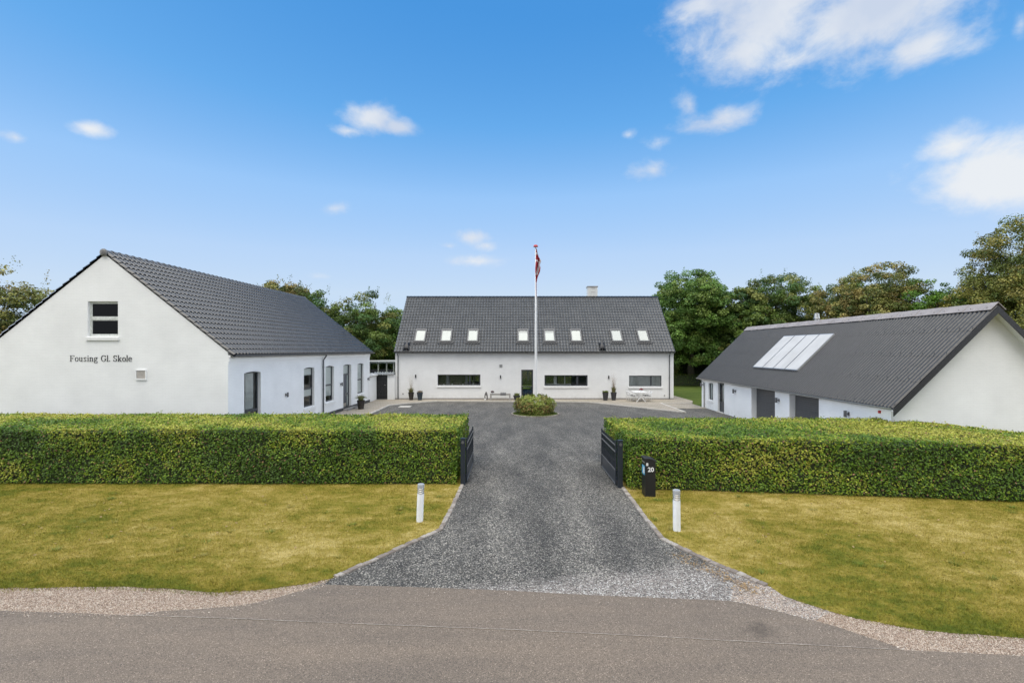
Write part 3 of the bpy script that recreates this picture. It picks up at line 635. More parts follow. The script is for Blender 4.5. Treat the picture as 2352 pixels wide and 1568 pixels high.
def slope_roof(mb, P0, A, S, Nn, L, SL, tw, cl, prof, lift=.03, seg=8, first=0):
    """P0 eave corner; A unit along eave; S unit up the slope; Nn outward normal; prof(t) height in one tile"""
    nt_ = max(1, round(L/tw)); tw = L/nt_; nc = max(1, round(SL/cl)); cl = SL/nc; na = nt_*seg+1
    P0, A, S, Nn = (Vector(x) for x in (P0, A, S, Nn))
    hs = [prof((i/seg) % 1.0) for i in range(na)]
    for k in range(nc):
        s0 = k*cl-(.03 if k else .0); s1 = (k+1)*cl; vs = []
        jit = [random.uniform(-.003, .003) for _ in range(nt_+1)]
        for i in range(na):
            b = P0+A*(i*tw/seg); j = jit[min(i//seg, nt_)]
            h = hs[i]
            vs.append(b+S*(s0+j)+Nn*(h*.4-.012)); vs.append(b+S*(s0+j)+Nn*(h+lift+j)); vs.append(b+S*s1+Nn*(h))
        fs = []
        for i in range(na-1):
            fs.append((i*3, i*3+3, i*3+4, i*3+1)); fs.append((i*3+1, i*3+4, i*3+5, i*3+2))
        mb.add(vs, fs)
def gutter(parent, p, q, r, outdir, mat, name='gutter'):
    p, q = Vector(p), Vector(q); o = Vector(outdir); vs = []; n = 9
    for c in (p, q):
        for k in range(n+1):
            a = math.pi*k/n; vs.append(c+o*(r-r*math.cos(a))+Vector((0,0,-r*math.sin(a))))
        for k in range(n+1):
            a = math.pi*(n-k)/n; vs.append(c+o*(r-(r-.008)*math.cos(a))+Vector((0,0,-(r-.008)*math.sin(a))))
    m = 2*(n+1); fs = [(k, (k+1) % m, m+(k+1) % m, m+k) for k in range(m)]
    for b in (0, m):
        for k in range(n): fs.append((b+k, b+k+1, b+m-2-k, b+m-1-k))
    mb = MB(); mb.add(vs, fs); mb.tube([p+o*(2*r-.004)+Vector((0,0,.004)), q+o*(2*r-.004)+Vector((0,0,.004))], .009, 6)
    L = (q-p).length
    for k in range(int(L/.9)): 
        c = p+(q-p)*((k+.5)*.9/L); mb.beam(c+o*.0+Vector((0,0,-r-.012)), c+o*2*r+Vector((0,0,-.03)), .02, .006)
    return mb.build(name, M[mat], parent, smooth=False)
def downpipe(parent, pts, r, mat):
    mb = MB(); mb.tube(pts, r, 12)
    z0, z1 = pts[-1][2], pts[-2][2]
    for t in (.12, .5, .88):
        z = z0+(z1-z0)*t; mb.lathe([(r*1.25, -.02), (r*1.25, .02)], (pts[-1][0], pts[-1][1], z), 12)
    return mb.build('downpipe', M[mat], parent, smooth=False)

# ================================================================== MAIN HOUSE
YM = 41.6; X0, X1 = -9.78, 13.54; EZ = 4.08; RZ = 9.14; YR = YM+4.75
mh = thing('house', (1.9, YM, 0), 'long white two storey house with dark tiled roof and eight skylights behind the flagpole', 'house')
frm = frame_fn(X0, YM, 1, 0, 0, -1)
def ax(u): return (u-CU)*YM/F-X0
def az(v): return CH-(v-HV)*YM/F
holes = {}
wA = (ax(1005.1), ax(1103.3), az(885), az(860)); wB = (ax(1250.7), ax(1349.9), az(886.3), az(861.3)); wC = (ax(1445), ax(1519.7), az(887), az(862.3))
dD = (ax(1197.3), ax(1224.6), TZ+.05, az(848.8))
W = X1-X0
mb = MB()
wall(mb, frm, [(0,0),(W,0),(W,EZ),(0,EZ)], [rect(*wA), rect(*wB), rect(*wC), rect(*dD)], .3)
frb = frame_fn(X1, YM+9.5, -1, 0, 0, 1)
rear = [(W-dD[1]-.6, W-dD[0]+1.2, .15, 2.45), (W-wB[1]+.2, W-wB[0]-.4, .15, 2.4), (W-wA[1], W-wA[0]-.8, .9, 2.2)]
wall(mb, frb, [(0,0),(W,0),(W,EZ),(0,EZ)], [rect(*r_) for r_ in rear], .3)
gab = [(0,0),(9.5,0),(9.5,EZ),(4.75,RZ-.1),(0,EZ)]
wall(mb, frame_fn(X0, YM+9.5, 0, -1, -1, 0), gab, [], .3)
wall(mb, frame_fn(X1, YM, 0, 1, 1, 0), gab, [], .3)
mb.build('wall', M['wall'], mh)
mb = MB(); mb.box(X0-.0, X1+.0, YM-.02, YM+.1, 0, TZ+.09); mb.build('plinth', M['step'], mh)
mb = MB(); mb.box(X0+.3, X1-.3, YM+.3, YM+9.2, .05, .12); mb.build('floor', M['wood'], mh)
mb = MB(); mb.box(X0+.3, X1-.3, YM+.3, YM+9.2, 2.7, 2.78); mb.build('ceiling', M['inner'], mh)
for q in ((-.8,-.7,YM+.31,YM+9.1), (2.35,2.45,YM+.31,YM+4), (9.3,9.4,YM+.31,YM+9.1)):
    mb = MB(); mb.box(*q, .13, 2.69); mb.build('partition_wall', M['inner'], mh)
a0, a1, z0, z1 = wA
xm = ax(1450*0+ (1450+885/2.852)/1.6327)
window(mh, frm, a0, a1, z0, z1, .1, .05, vs=[(xm, .06)], sash=[(xm+.03, a1-.05, z0+.05, z1-.05, .05)], label='long strip window with small plants on the inner sill')
a0, a1, z0, z1 = wB; xm = ax((2000+470/2.852)/1.6327)
window(mh, frm, a0, a1, z0, z1, .1, .05, vs=[(xm, .06)], sash=[(a0+.05, xm-.03, z0+.05, z1-.05, .03), (xm+.03, a1-.05, z0+.05, z1-.05, .06)])
a0, a1, z0, z1 = wC; xm = ax((2000+1262/2.852)/1.6327)
window(mh, frm, a0, a1, z0, z1, .1, .05, vs=[(xm, .11)], blinds=[(a0+.04, a1-.04, z0+.04, z1-.03, 'greyblind')], label='strip window covered by a grey curtain')
# things seen through the glass
for c0, c1, cm in ((.0,.62,'olive'),(.62,.9,'greyblind'),(.95,2.2,'olive'),(2.25,2.45,'greyblind'),(2.9,3.1,'olive')):
    mb = MB(); mb.fbox(frm, wA[0]+c0, wA[0]+c1, -.75, -.72, .3, 2.6); mb.build('curtain', M[cm], mh)
for c0, c1 in ((.85,1.1),(1.75,1.83)):
    mb = MB(); mb.fbox(frm, wB[0]+c0, wB[0]+c1, -.9, -.85, .2, 2.6); mb.build('inner_post', M['white'], mh)
mb = MB(); mb.fbox(frm, wB[0]-.1, wB[0]+2.3, -1.1, -.5, 1.22, 1.28); mb.build('worktop', M['white'], mh)
# door
a0, a1, z0, z1 = dD
mb = MB(); fw = .1
mb.fbox(frm, a0+.004, a0+fw, -.15, -.08, z0, z1-.004); mb.fbox(frm, a1-fw, a1-.004, -.15, -.08, z0, z1-.004); mb.fbox(frm, a0+fw, a1-fw, -.15, -.08, z1-.11, z1-.004)
mb.fbox(frm, a0+fw, a1-fw, -.15, -.08, z0, z0+.1); mb.fbox(frm, a0+fw, a1-fw, -.145, -.085, z0+.96, z0+1.04)
d = mb.build('door', M['anthracite'], mh)
mb = MB(); mb.face([frm(a0+.06, -.12, z0+.05), frm(a1-.06, -.12, z0+.05), frm(a1-.06, -.12, z1-.05), frm(a0+.06, -.12, z1-.05)]); mb.build('pane', M['glass'], d)
mb = MB(); c = frm(a0+fw*.5, -.05, z0+1.05); mb.tube([frm(a0+.05, -.08, z0+1.05), frm(a0+.05, -.03, z0+1.05), frm(a0+.17, -.03, z0+1.05)], .011, 8); mb.build('handle', M['galv'], d)
mb = MB(); mb.fbox(frm, a0-.05, a1+.05, .0, .35, TZ, TZ+.05); mb.build('doorstep', M['step'], mh)
for i, (r0, r1, s0, s1) in enumerate(rear):
    window(mh, frb, r0, r1, s0, s1, .1, .06, vs=[((r0+r1)/2, .08)], sill=False)
# roof
def prof_main(t): return .036*max(0, math.cos((t-.5)*math.pi*2*.8))**1.5 if .1 < t < .9 else 0
def prof_main(t):
    return .03*max(0, math.sin(math.pi*t/.58))**.8 if t < .58 else .07*max(0, math.sin(math.pi*(t-.58)/.42))**.8
S1 = Vector((0, YR-(YM-.28), RZ-(EZ-.02))); SL1 = S1.length; S1.normalize(); N1 = Vector((1,0,0)).cross(S1).normalized()
P1 = Vector((X0-.05, YM-.28, EZ-.02))
mb = MB(); slope_roof(mb, P1, (1,0,0), S1, N1, W+.1, SL1, .25, .36, prof_main, .032, 8)
S1b = Vector((0, -S1.y, S1.z)); N1b = Vector((0, -N1.y, N1.z))
slope_roof(mb, Vector((X0-.05, YM+9.5+.28, EZ-.02)), (1,0,0), S1b, N1b, W+.1, SL1, .25, .36, prof_main, .032, 4)
roof = mb.build('roof', M['tile2'], mh)
mb = MB()   # underlay
for sgn, yb in ((1, YM-.26), (-1, YM+9.76)):
    a = Vector((X0-.03, yb, EZ-.07)); b = Vector((X0-.03, YR, RZ-.07)); 
    mb.face([a, a+Vector((W+.06,0,0)), b+Vector((W+.06,0,0)), b])
mb.build('roof_underlay', M['black'], roof)
mb = MB(); n = int(W/.33)
for k in range(n):
    x = X0-.05+k*(W+.1)/n; l = (W+.1)/n
    mb.add([(x,YR-.17,RZ-.02),(x,YR,RZ+.1),(x,YR+.17,RZ-.02),(x+l*1.04,YR-.155,RZ-.035),(x+l*1.04,YR,RZ+.082),(x+l*1.04,YR+.155,RZ-.035)], [(0,3,4,1),(1,4,5,2),(0,1,2)])
mb.build('ridge_tile', M['tile'], roof)
gutter(mh, (X0-.05, YM-.3, EZ-.0), (X1+.05, YM-.3, EZ-.0), .07, (0,-1,0), 'zinc')
mb = MB(); mb.box(X0-.02, X1+.02, YM-.29, YM-.27, EZ-.14, EZ-.005); mb.box(X0-.02, X1+.02, YM-.26, YM-.004, EZ-.09, EZ-.07); mb.build('eave_board', M['zinc'], mh)
for u, s in ((914.6, 1), (1537, 1)):
    x = (u-CU)*YM/F; downpipe(mh, [(x,YM-.36,EZ-.06),(x,YM-.36,EZ-.14),(x,YM-.08,EZ-.38),(x,YM-.08,TZ+.02)], .042, 'zinc')
# chimney
xc = (1359.7-CU)*(YR+.7)/F
mb = MB(); mb.box(xc-.45, xc+.45, YR+.25, YR+1.1, RZ-1.2, 10.12)
ch = mb.build('chimney', M['chimney'], mh)
mb = MB(); mb.box(xc-.5, xc+.5, YR+.2, YR+1.15, 10.12, 10.19); mb.box(xc-.14, xc+.22, YR+.235, YR+.252, 9.97, 10.0); mb.box(xc-.14, xc+.22, YR+.235, YR+.252, 9.63, 9.65); mb.build('chimney_cap', M['ridgecap'], ch)
# skylights
def on_roof(x, s, h): return Vector((x, P1.y, P1.z))+S1*s+N1*h
for i, (ua, ub, st) in enumerate([(952.9,979.4,'w'),(1011.6,1039.5,'w'),(1072.8,1099.7,'w'),(1188.3,1214.5,'b'),(1248.6,1275.4,'b'),(1309,1336.6,'w'),(1401,1430,'g'),(1461.2,1491.3,'g')]):
    um = (ua+ub)/2; ss = 1.04; yy = P1.y+S1.y*(ss+.75); xc_ = (um-CU)*yy/F; hw = .47; s0, s1 = 1.06, 2.62
    mb = MB()
    def rb(x0, x1, a, b, h0, h1, mb=mb):
        mb.hexa([on_roof(x0,a,h0),on_roof(x1,a,h0),on_roof(x1,b,h0),on_roof(x0,b,h0),on_roof(x0,a,h1),on_roof(x1,a,h1),on_roof(x1,b,h1),on_roof(x0,b,h1)])
    fwd = .1
    rb(xc_-hw, xc_-hw+fwd, s0, s1, .0, .18); rb(xc_+hw-fwd, xc_+hw, s0, s1, .0, .18); rb(xc_-hw+fwd, xc_+hw-fwd, s0, s0+.12, .0, .175); rb(xc_-hw+fwd, xc_+hw-fwd, s1-.2, s1, .0, .19)
    
    f = mb.build('skylight', M['skyframe'], mh)
    mb = MB()  # pleated lead apron over the tiles below
    na = 14
    for k in range(na):
        xa, xb = xc_-hw-.2+(2*hw+.4)*k/na, xc_-hw-.2+(2*hw+.4)*(k+1)/na; ha, hb = (.125, .085) if k % 2 else (.085, .125)
        mb.face([on_roof(xa, s0-.2, ha-.01), on_roof(xb, s0-.2, hb-.01), on_roof(xb, s0+.01, .13), on_roof(xa, s0+.01, .13)])
    mb.build('flashing', M['leadflash'], f)
    mb = MB(); mb.face([on_roof(xc_-hw+fwd, s0+.12, .15), on_roof(xc_+hw-fwd, s0+.12, .15), on_roof(xc_+hw-fwd, s1-.2, .15), on_roof(xc_-hw+fwd, s1-.2, .15)]); mb.build('pane', M['glass'], f)
    mb = MB(); tb = s1-.2 if st != 'b' else s1-.5
    rb2 = lambda x0, x1, a, b, h0, h1: mb.hexa([on_roof(x0,a,h0),on_roof(x1,a,h0),on_roof(x1,b,h0),on_roof(x0,b,h0),on_roof(x0,a,h1),on_roof(x1,a,h1),on_roof(x1,b,h1),on_roof(x0,b,h1)])
    rb2(xc_-hw+fwd, xc_+hw-fwd, s0+.12, tb, .122, .132)
    mb.build('blind', M['blind'] if st != 'g' else M['greyblind2'] if 'greyblind2' in M else M['blind'], f)
    if st == 'b':
        mb = MB(); rb2 = lambda x0, x1, a, b, h0, h1: mb.hexa([on_roof(x0,a,h0),on_roof(x1,a,h0),on_roof(x1,b,h0),on_roof(x0,b,h0),on_roof(x0,a,h1),on_roof(x1,a,h1),on_roof(x1,b,h1),on_roof(x0,b,h1)])
        rb2(xc_-hw+fwd, xc_+hw-fwd, tb, s1-.2, .118, .126); mb.build('lining', M['greyblind'], f)
for u, v in ((955,863.5),(1149.7,865),(1398,866)):
    mb = MB(); a, z = ax(u), az(v); mb.fbox(frm, a-.045, a+.045, 0, .1, z-.13, z+.13); mb.fbox(frm, a-.02, a+.02, .1, .12, z-.1, z+.1); mb.build('wall_lamp', M['darklamp'], mh)
mb = MB(); a, z = ax(1150.5), az(840); mb.fbox(frm, a-.12, a+.12, 0, .04, z-.12, z+.12)
for k in range(4): mb.fbox(frm, a-.1, a+.1, .04, .05, z-.1+k*.055, z-.07+k*.055)
mb.build('vent_grille', M['lightzinc'], mh)
mb = MB(); a, z = ax(910.5), az(811.5); mb.fbox(frm, a-.08, a+.08, 0, .06, z-.08, z+.08); mb.build('alarm_box', M['white'], mh)
for u, v in ((925.7,904),(1526,908)):
    mb = MB(); a, z = ax(u), az(v); mb.fbox(frm, a-.05, a+.05, 0, .04, z-.05, z+.05); mb.build('outdoor_socket', M['lightzinc'], mh)

# ================================================================== LEFT HOUSE
LX, LY, k_ = -11.9, 20.8, .0339
dl = Vector((k_, 1, 0)).normalized(); LL = 18.5
lh = thing('house', (-17, 21, 0), 'white gabled former school house with lettering on its gable, left of the drive', 'house')
frs = frame_fn(LX, LY, dl.x, dl.y, dl.y, -dl.x)      # side wall facing the courtyard
def sa(u):   # pixel column to distance along the wall
    t = (u-CU)/F; Y = (LX-k_*LY)/(t-k_); return (Y-LY)/dl.y
LE, LR, HWD = 4.0, 8.3, 5.15     # wall top, ridge, half width
door_a = (sa(561), sa(599), .05, 3.22)
win = [(sa(697.9), sa(722), .95, 3.2), (sa(747.8), sa(767), .95, 3.2), (sa(821), sa(835), .95, 3.2)]
door_d = (sa(788.5), sa(806.9), .22, 3.2)
mb = MB(); OL = LL
holes = [arch_hole(*door_a), arch_hole(*door_d)]+[arch_hole(*x) for x in win]
wall(mb, frs, [(0,0),(OL,0),(OL,LE),(0,LE)], holes, .32)
frg = frame_fn(LX-2*HWD, LY, 1, 0, 0, -1)   # front gable; plane faces the road
gx = lambda u: (u-CU)*LY/F-(LX-2*HWD); gz = lambda v: CH-(v-HV)*LY/F
gw = (gx(201.5), gx(271), gz(772), gz(692))
wall(mb, frg, [(0,0),(2*HWD,0),(2*HWD,LE+.1),(HWD,LR-.1),(0,LE+.1)], [rect(*gw)], .32)
end = Vector((LX, LY, 0))+dl*LL
wall(mb, frame_fn(end.x, end.y, -1, 0, 0, 1), [(0,0),(2*HWD,0),(2*HWD,LE),(HWD,LR-.04),(0,LE)], [], .32)
wall(mb, frame_fn(end.x-2*HWD, end.y, -dl.x, -dl.y, -dl.y, dl.x), [(0,0),(LL,0),(LL,LE),(0,LE)], [], .32)
mb.build('wall', M['render'], lh)
mb = MB(); mb.fbox(frs, -.01, LL+.01, 0, .03, 0, .28); mb.build('plinth', M['plinth'], lh)
# cornice mouldings
mb = MB(); mb.fbox(frs, -.0, LL, 0, .05, LE-.30, LE-.02); mb.fbox(frs, -.0, LL, 0, .022, LE-.40, LE-.33); mb.fbox(frs, 0, LL, .05, .1, LE-.12, LE-.021); mb.build('cornice', M['render'], lh)
# floor + inner walls
mb = MB(); mb.fbox(frs, .4, LL-.4, -4.6, -.33, .04, .1)
mb.build('floor', M['wood'], lh)
for q in ((6.2,6.3,-4.6,-.33), (12.1,12.2,-4.6,-.33), (9.6,9.7,-4.6,-.33), (.35,LL-.35,-4.7,-4.6)):
    mb = MB(); mb.fbox(frs, *q, .1, 3.4); mb.build('partition_wall', M['inner'], lh)
mb = MB(); mb.fbox(frs, .35, LL-.35, -9.9, -.34, 3.42, 3.5); mb.build('ceiling', M['inner'], lh)
# gable window
a0, a1, z0, z1 = gw; zm = (z0+z1)/2+.02
o = window(lh, frg, a0, a1, z0, z1, .1, .07, hs=[(zm, .1)], mat='oldwhite', glass='darkglass', sash=[(a0+.06, a1-.05, z0+.06, zm-.05, .035), (a0+.06, a1-.05, zm+.05, z1-.06, .035)], label='old white two pane window high in the gable')
# side windows and doors
a0, a1, z0, z1 = door_a
window(lh, frs, a0, a1, z0, z1, .14, .08, hs=[(1.42, .12)], sill=False, name='glazed_door', blinds=[(a0+.4, a0+1.05, 1.5, z1-.09, 'greyblind'), (a0+.09, a1-.09, .14, 1.34, 'brownboard')])
for i, (a0, a1, z0, z1) in enumerate(win):
    bl = [[(a0+.05, a1-.05, 2.75, z1-.02, 'blind'), (a0+.05, a1-.05, 1.55, 1.95, 'blind')], [(a0+.05, a1-.05, 1.3, z1-.02, 'blind')], [(a0+.05, a1-.05, z0+.03, z1-.02, 'blind')]][i]
    window(lh, frs, a0, a1, z0, z1, .12, .075, hs=[(1.98, .1)], blinds=bl)
a0, a1, z0, z1 = door_d
mb = MB(); r = .16
mb.fbox(frs, a0+.004, a0+.06, -r-.08, -r, z0, z1-.004); mb.fbox(frs, a1-.07, a1-.004, -r-.08, -r, z0, z1-.004); mb.fbox(frs, a0+.06, a1-.07, -r-.08, -r, z1-.08, z1-.004); mb.fbox(frs, a0+.06, a1-.07, -r-.08, -r, 2.44, 2.54)
ax_ = a0+.06+(a1-a0-.13)*.68; mb.fbox(frs, ax_, ax_+.06, -r-.08, -r, z0, 2.44); mb.fbox(frs, ax_+.06, a1-.07, -r-.08, -r, 1.1, 1.18); mb.fbox(frs, ax_+.06, a1-.07, -r-.08, -r, z0, z0+.08)
df = mb.build('door_frame', M['anthracite'], lh)
mb = MB(); mb.fbox(frs, a0+.06, ax_, -r-.06, -r-.015, z0+.02, 2.44); dr_ = mb.build('door', M['navy'], lh)
mb = MB(); mb.fbox(frs, a0+.1, ax_-.03, -r-.015, -r-.008, z0+.04, z0+.3); mb.build('kick_plate', M['galv'], dr_)
mb = MB(); mb.tube([frs(ax_-.09, -r-.01, 1.22), frs(ax_-.09, -r+.04, 1.22), frs(ax_-.2, -r+.04, 1.22)], .013, 8); mb.fbox(frs, ax_-.12, ax_-.06, -r-.014, -r-.004, 1.0, 1.23); mb.build('handle', M['galv'], dr_)
mb = MB(); mb.face([frs(a0+.06, -r-.05, 2.54), frs(a1-.07, -r-.05, 2.54), frs(a1-.07, -r-.05, z1-.08), frs(a0+.06, -r-.05, z1-.08)]); mb.face([frs(ax_+.06, -r-.05, z0), frs(a1-.07, -r-.05, z0), frs(a1-.07, -r-.05, 2.44), frs(ax_+.06, -r-.05, 2.44)]); mb.build('pane', M['glass'], df)
mb = MB(); mb.fbox(frs, a0+.07, a1-.08, -r-.068, -r-.06, 2.55, z1-.09); mb.fbox(frs, ax_+.065, a1-.075, -r-.068, -r-.06, z0+.1, 2.43); mb.build('blind', M['blind'], df)
mb = MB(); mb.fbox(frs, a0-.15, a1+.15, .03, .4, 0, .2); mb.build('doorstep', M['step'], lh)
for u, v in ((656,906),(782,882),(844,870)):
    a = sa(u); Y = LY+a*dl.y; lamp_on(lh, frs, a, CH-(v-HV)*Y/F, 'lamp', .24, .05, .09)
# lettering
def lettering():
    mb = MB(); px = .00499; ox = gx((587/2.24)/1.6327); oz = gz((900+1018/2.24)/1.6327); cnt = [0]
    def put(poly):
        d0 = .012+cnt[0]*.00012
        area = sum(poly[i][0]*poly[(i+1) % len(poly)][1]-poly[(i+1) % len(poly)][0]*poly[i][1] for i in range(len(poly)))
        if area < 0: poly = poly[::-1]
        mb.prism([(ox+a*px, oz+b*px) for a, b in poly], lambda a, b, t: frg(a, t, b), d0, .001)
    def rc(x, a0, a1, h0, h1): cnt[0] += 1; put([(x+a0,h0),(x+a1,h0),(x+a1,h1),(x+a0,h1)])
    def arc(x, cx, cy, rx, ry, tx, ty, d0, d1, n=22):
        cnt[0] += 1
        for k in range(n):
            t0, t1 = R(d0+(d1-d0)*k/n), R(d0+(d1-d0)*(k+1)/n)
            put([(x+cx+rx*math.cos(t0), cy+ry*math.sin(t0)), (x+cx+rx*math.cos(t1), cy+ry*math.sin(t1)), (x+cx+(rx-tx)*math.cos(t1), cy+(ry-ty)*math.sin(t1)), (x+cx+(rx-tx)*math.cos(t0), cy+(ry-ty)*math.sin(t0))])
    def dot(x, cx, cy, r): cnt[0] += 1; put([(x+cx+r*math.cos(R(a)), cy+r*math.sin(R(a))) for a in range(0, 360, 30)])
    def diag(x, p, q, wd):
        cnt[0] += 1
        d = Vector((q[0]-p[0], q[1]-p[1])).normalized(); n = Vector((-d.y, d.x))*wd/2; put([(x+p[0]+n.x, p[1]+n.y), (x+q[0]+n.x, q[1]+n.y), (x+q[0]-n.x, q[1]-n.y), (x+p[0]-n.x, p[1]-n.y)])
    x = 0; rc(x,6,12,0,50); rc(x,1,18,0,2.2); rc(x,1,37,47.8,50); rc(x,34.8,37,38,50); rc(x,11,26,24,26.4); rc(x,24.5,27,19,32)
    def o_(x): arc(x,15,17,14.5,17.8,5.2,2.4,0,360,28)
    o_(43)
    x = 77; rc(x,4,9.4,8,34); rc(x,0,9,32,34); arc(x,15,10,11,10.5,5.2,3,180,330); rc(x,22,27.4,0,34); rc(x,18,27,32,34); rc(x,22,32,0,2)
    def s_(x): arc(x,12,25.6,9.5,9.2,4,2.6,25,262); arc(x,12,8.6,10,9.4,4,2.6,-155,82)
    s_(116); rc(116,19,21,25,34); rc(116,2,4,0,8)
    x = 146; rc(x,5,10.4,0,34); rc(x,0,10,32,34); rc(x,0,15,0,2); dot(x,7.6,45,3.6)
    x = 165; rc(x,4,9.4,0,34); rc(x,0,9,32,34); rc(x,0,14,0,2); arc(x,17,22.5,11.5,12,5.2,3,0,150); rc(x,23.1,28.5,0,23); rc(x,18,33,0,2)
    x = 203; arc(x,14,22.5,11.5,12,4.8,2.2,0,360,24); arc(x,15.5,-5.5,15,9.5,4.2,2.4,0,360,24); diag(x,(7,12),(5,1),4); rc(x,22,33,31,34)
    x = 261; arc(x,23,25,21,25.6,6.2,2.4,42,325,30); rc(x,35,40.5,6,22); rc(x,28,45,20,22); rc(x,37,39.2,34,49)
    def l_(x): rc(x,5,10.4,0,52); rc(x,0,10,50,52); rc(x,0,15.5,0,2)
    l_(310); dot(331,4,3.6,3.8)
    x = 364; arc(x,17,37,13.5,13.6,5.4,2.6,25,265); arc(x,17,12.6,15,13.2,5.4,2.6,-155,85); rc(x,27.5,29.5,35,49); rc(x,3,5,1,15)
    x = 403; rc(x,4,9.4,0,52); rc(x,0,9,50,52); rc(x,0,14,0,2); diag(x,(9,13),(26,33),2.4); rc(x,19,32,32,34); diag(x,(14,19),(27,1),5.4); rc(x,20,35,0,2)
    o_(441); l_(474)
    x = 492; arc(x,16,17,14.5,17.8,5.2,2.4,5,318,26); rc(x,6,29.5,17.5,19.6)
    return mb.build('gable_lettering', M['black'], lh)
lt = lettering(); lt['label'] = 'dark serif lettering reading Fousing Gl. Skole'
mb = MB(); a0, a1, z0, z1 = gx(312.8), gx(336.8), gz(872.5), gz(848.7)
mb.fbox(frg, a0, a1, 0, .05, z0, z0+.06); mb.fbox(frg, a0, a1, 0, .05, z1-.04, z1); mb.fbox(frg, a0, a0+.03, 0, .045, z0+.06, z1-.04); mb.fbox(frg, a1-.03, a1, 0, .045, z0+.06, z1-.04); mb.fbox(frg, a0+.03, a1-.03, 0, .01, z0+.06, z1-.04)
vg = mb.build('vent_grille', M['white'], lh)
mb = MB()
for k in range(7): mb.fbox(frg, a0+.045+k*.05, a0+.075+k*.05, .01, .03, z0+.065, z1-.045)
mb.build('louvre', plain('beige_louvre', (.5,.46,.42), .6), vg)
# roof
def prof_left(t): return .09*max(0, math.sin(math.pi*t))**.85
rise = LR-(LE-.08); run = HWD+.2; S2 = Vector((-run, 0, rise)); 
acr = Vector((dl.y, -dl.x, 0))    # outward of side wall
E0 = Vector((LX, LY, LE-.03))+Vector((acr.x*.24, 0, 0))-dl*.05
ridge0 = Vector((LX-HWD, LY, LR-.03))-dl*.05
S2 = ridge0-E0; SL2 = S2.length; S2.normalize(); N2 = dl.cross(S2).normalized()
if N2.z < 0: N2 = -N2
mb = MB(); slope_roof(mb, E0, dl, S2, N2, LL+.1, SL2, .25, .37, prof_left, .045, 9)
E0b = Vector((2*ridge0.x-E0.x, E0.y, E0.z)); S2b = ridge0-E0b; S2b.normalize(); N2b = dl.cross(S2b).normalized()
if N2b.z < 0: N2b = -N2b
slope_roof(mb, E0b, dl, S2b, N2b, LL+.1, SL2, .25, .37, prof_left, .045, 6)
rf = mb.build('roof', M['tile'], lh)
mb = MB()
for e in (E0, E0b):
    a = e+Vector((0,0,-.03))+dl*.08; b = ridge0+Vector((0,0,-.03))+dl*.08; mb.face([a, a+dl*(LL+.06), b+dl*(LL+.06), b])
mb.build('roof_underlay', M['black'], rf)
mb = MB(); n = 50
for k in range(n):
    p = ridge0+dl*(k*(LL+.12)/n-.02); q = p+dl*((LL+.12)/n*1.1); vs = []
    for c, r_ in ((p, .135), (p+dl*.05, .135), (p+dl*.055, .118), (q, .11)):
        for j in range(11):
            t = math.pi*(j/10*1.24-.12); vs.append(c+Vector((math.cos(t)*r_, 0, math.sin(t)*r_+.01)))
    mb.add(vs, [(r*11+j, (r+1)*11+j, (r+1)*11+j+1, r*11+j+1) for r in range(3) for j in range(10)])
mb.build('ridge_tile', M['ridge'], rf)
mb = MB(); c = ridge0-dl*.03+Vector((0,0,.0)); vs = []
for rr, dd in ((.15,.03),(.16,0),(.15,-.03),(.1,-.06),(0.01,-.075)):
    for j in range(16): vs.append(c+dl*dd+Vector((math.cos(j*math.pi/8)*rr, 0, math.sin(j*math.pi/8)*rr)))
mb.add(vs, [(r*16+j, r*16+(j+1) % 16, (r+1)*16+(j+1) % 16, (r+1)*16+j) for r in range(4) for j in range(16)])
mb.build('ridge_end_tile', M['ridge'], rf)
gp = Vector((LX, LY, LE-.02))+acr*.2
gutter(lh, gp-dl*.02, gp+dl*(LL+.3), .075, acr, 'zinc')
a = sa(739.6); p = Vector(frs(a, .09, 0)); downpipe(lh, [Vector(frs(a,.27,LE-.1)), Vector(frs(a,.27,LE-.16)), Vector(frs(a,.09,LE-.42)), Vector(frs(a,.09,.05))], .045, 'zinc')

# ================================================================== GARAGE
GX0, GY0, GXF, GYF = 13.82, 18.1, 14.03, 36.7
dg = Vector((GXF-GX0, GYF-GY0, 0)); GL = dg.length; dg.normalize(); kg = dg.x/dg.y
gh = thing('garage', (17, 20, 0), 'low white garage building with corrugated dark roof and solar collectors, right of the drive', 'garage')
nin = Vector((-dg.y, dg.x, 0))       # outward, facing the courtyard
frw = lambda a, n, z: tuple(Vector((GXF, GYF, 0))-dg*a+nin*n+Vector((0,0,z)))    # a runs from the far corner towards the road
def ga(u):
    t = (u-CU)/F; Y = (GX0-kg*GY0)/(t-kg); return (GYF-Y)/dg.y
GE, GRZ, GXR = 2.3, 5.78, 17.36
GW2 = 2*(GXR-GX0)
dop1 = (ga(1725.9), ga(1780), .0, 2.06); dop2 = (ga(1813), ga(1880.7), .0, 2.0)
gwin = (ga(1627.5), ga(1637.8), CH-(916-HV)*35.6/F, CH-(878-HV)*35.6/F); gdoor = (ga(1648.7), ga(1663.2), .03, 2.0)
mb = MB()
wall(mb, frw, [(0,0),(GL,0),(GL,GE),(0,GE)], [rect(gwin[0],gwin[1],gwin[2],gwin[3]), rect(*gdoor), rect(dop1[0],dop1[1],.0+.01,dop1[3]), rect(dop2[0],dop2[1],.01,dop2[3])], .3)
gz_ = GE
gpoly = [(0,0),(GW2,0),(GW2,GE-.02),(GW2/2,GRZ-.12),(0,GE-.02)]
wall(mb, frame_fn(GX0, GY0, 1, 0, 0, -1), gpoly, [], .3)
wall(mb, frame_fn(GXF+GW2, GYF, -1, 0, 0, 1), gpoly, [], .3)
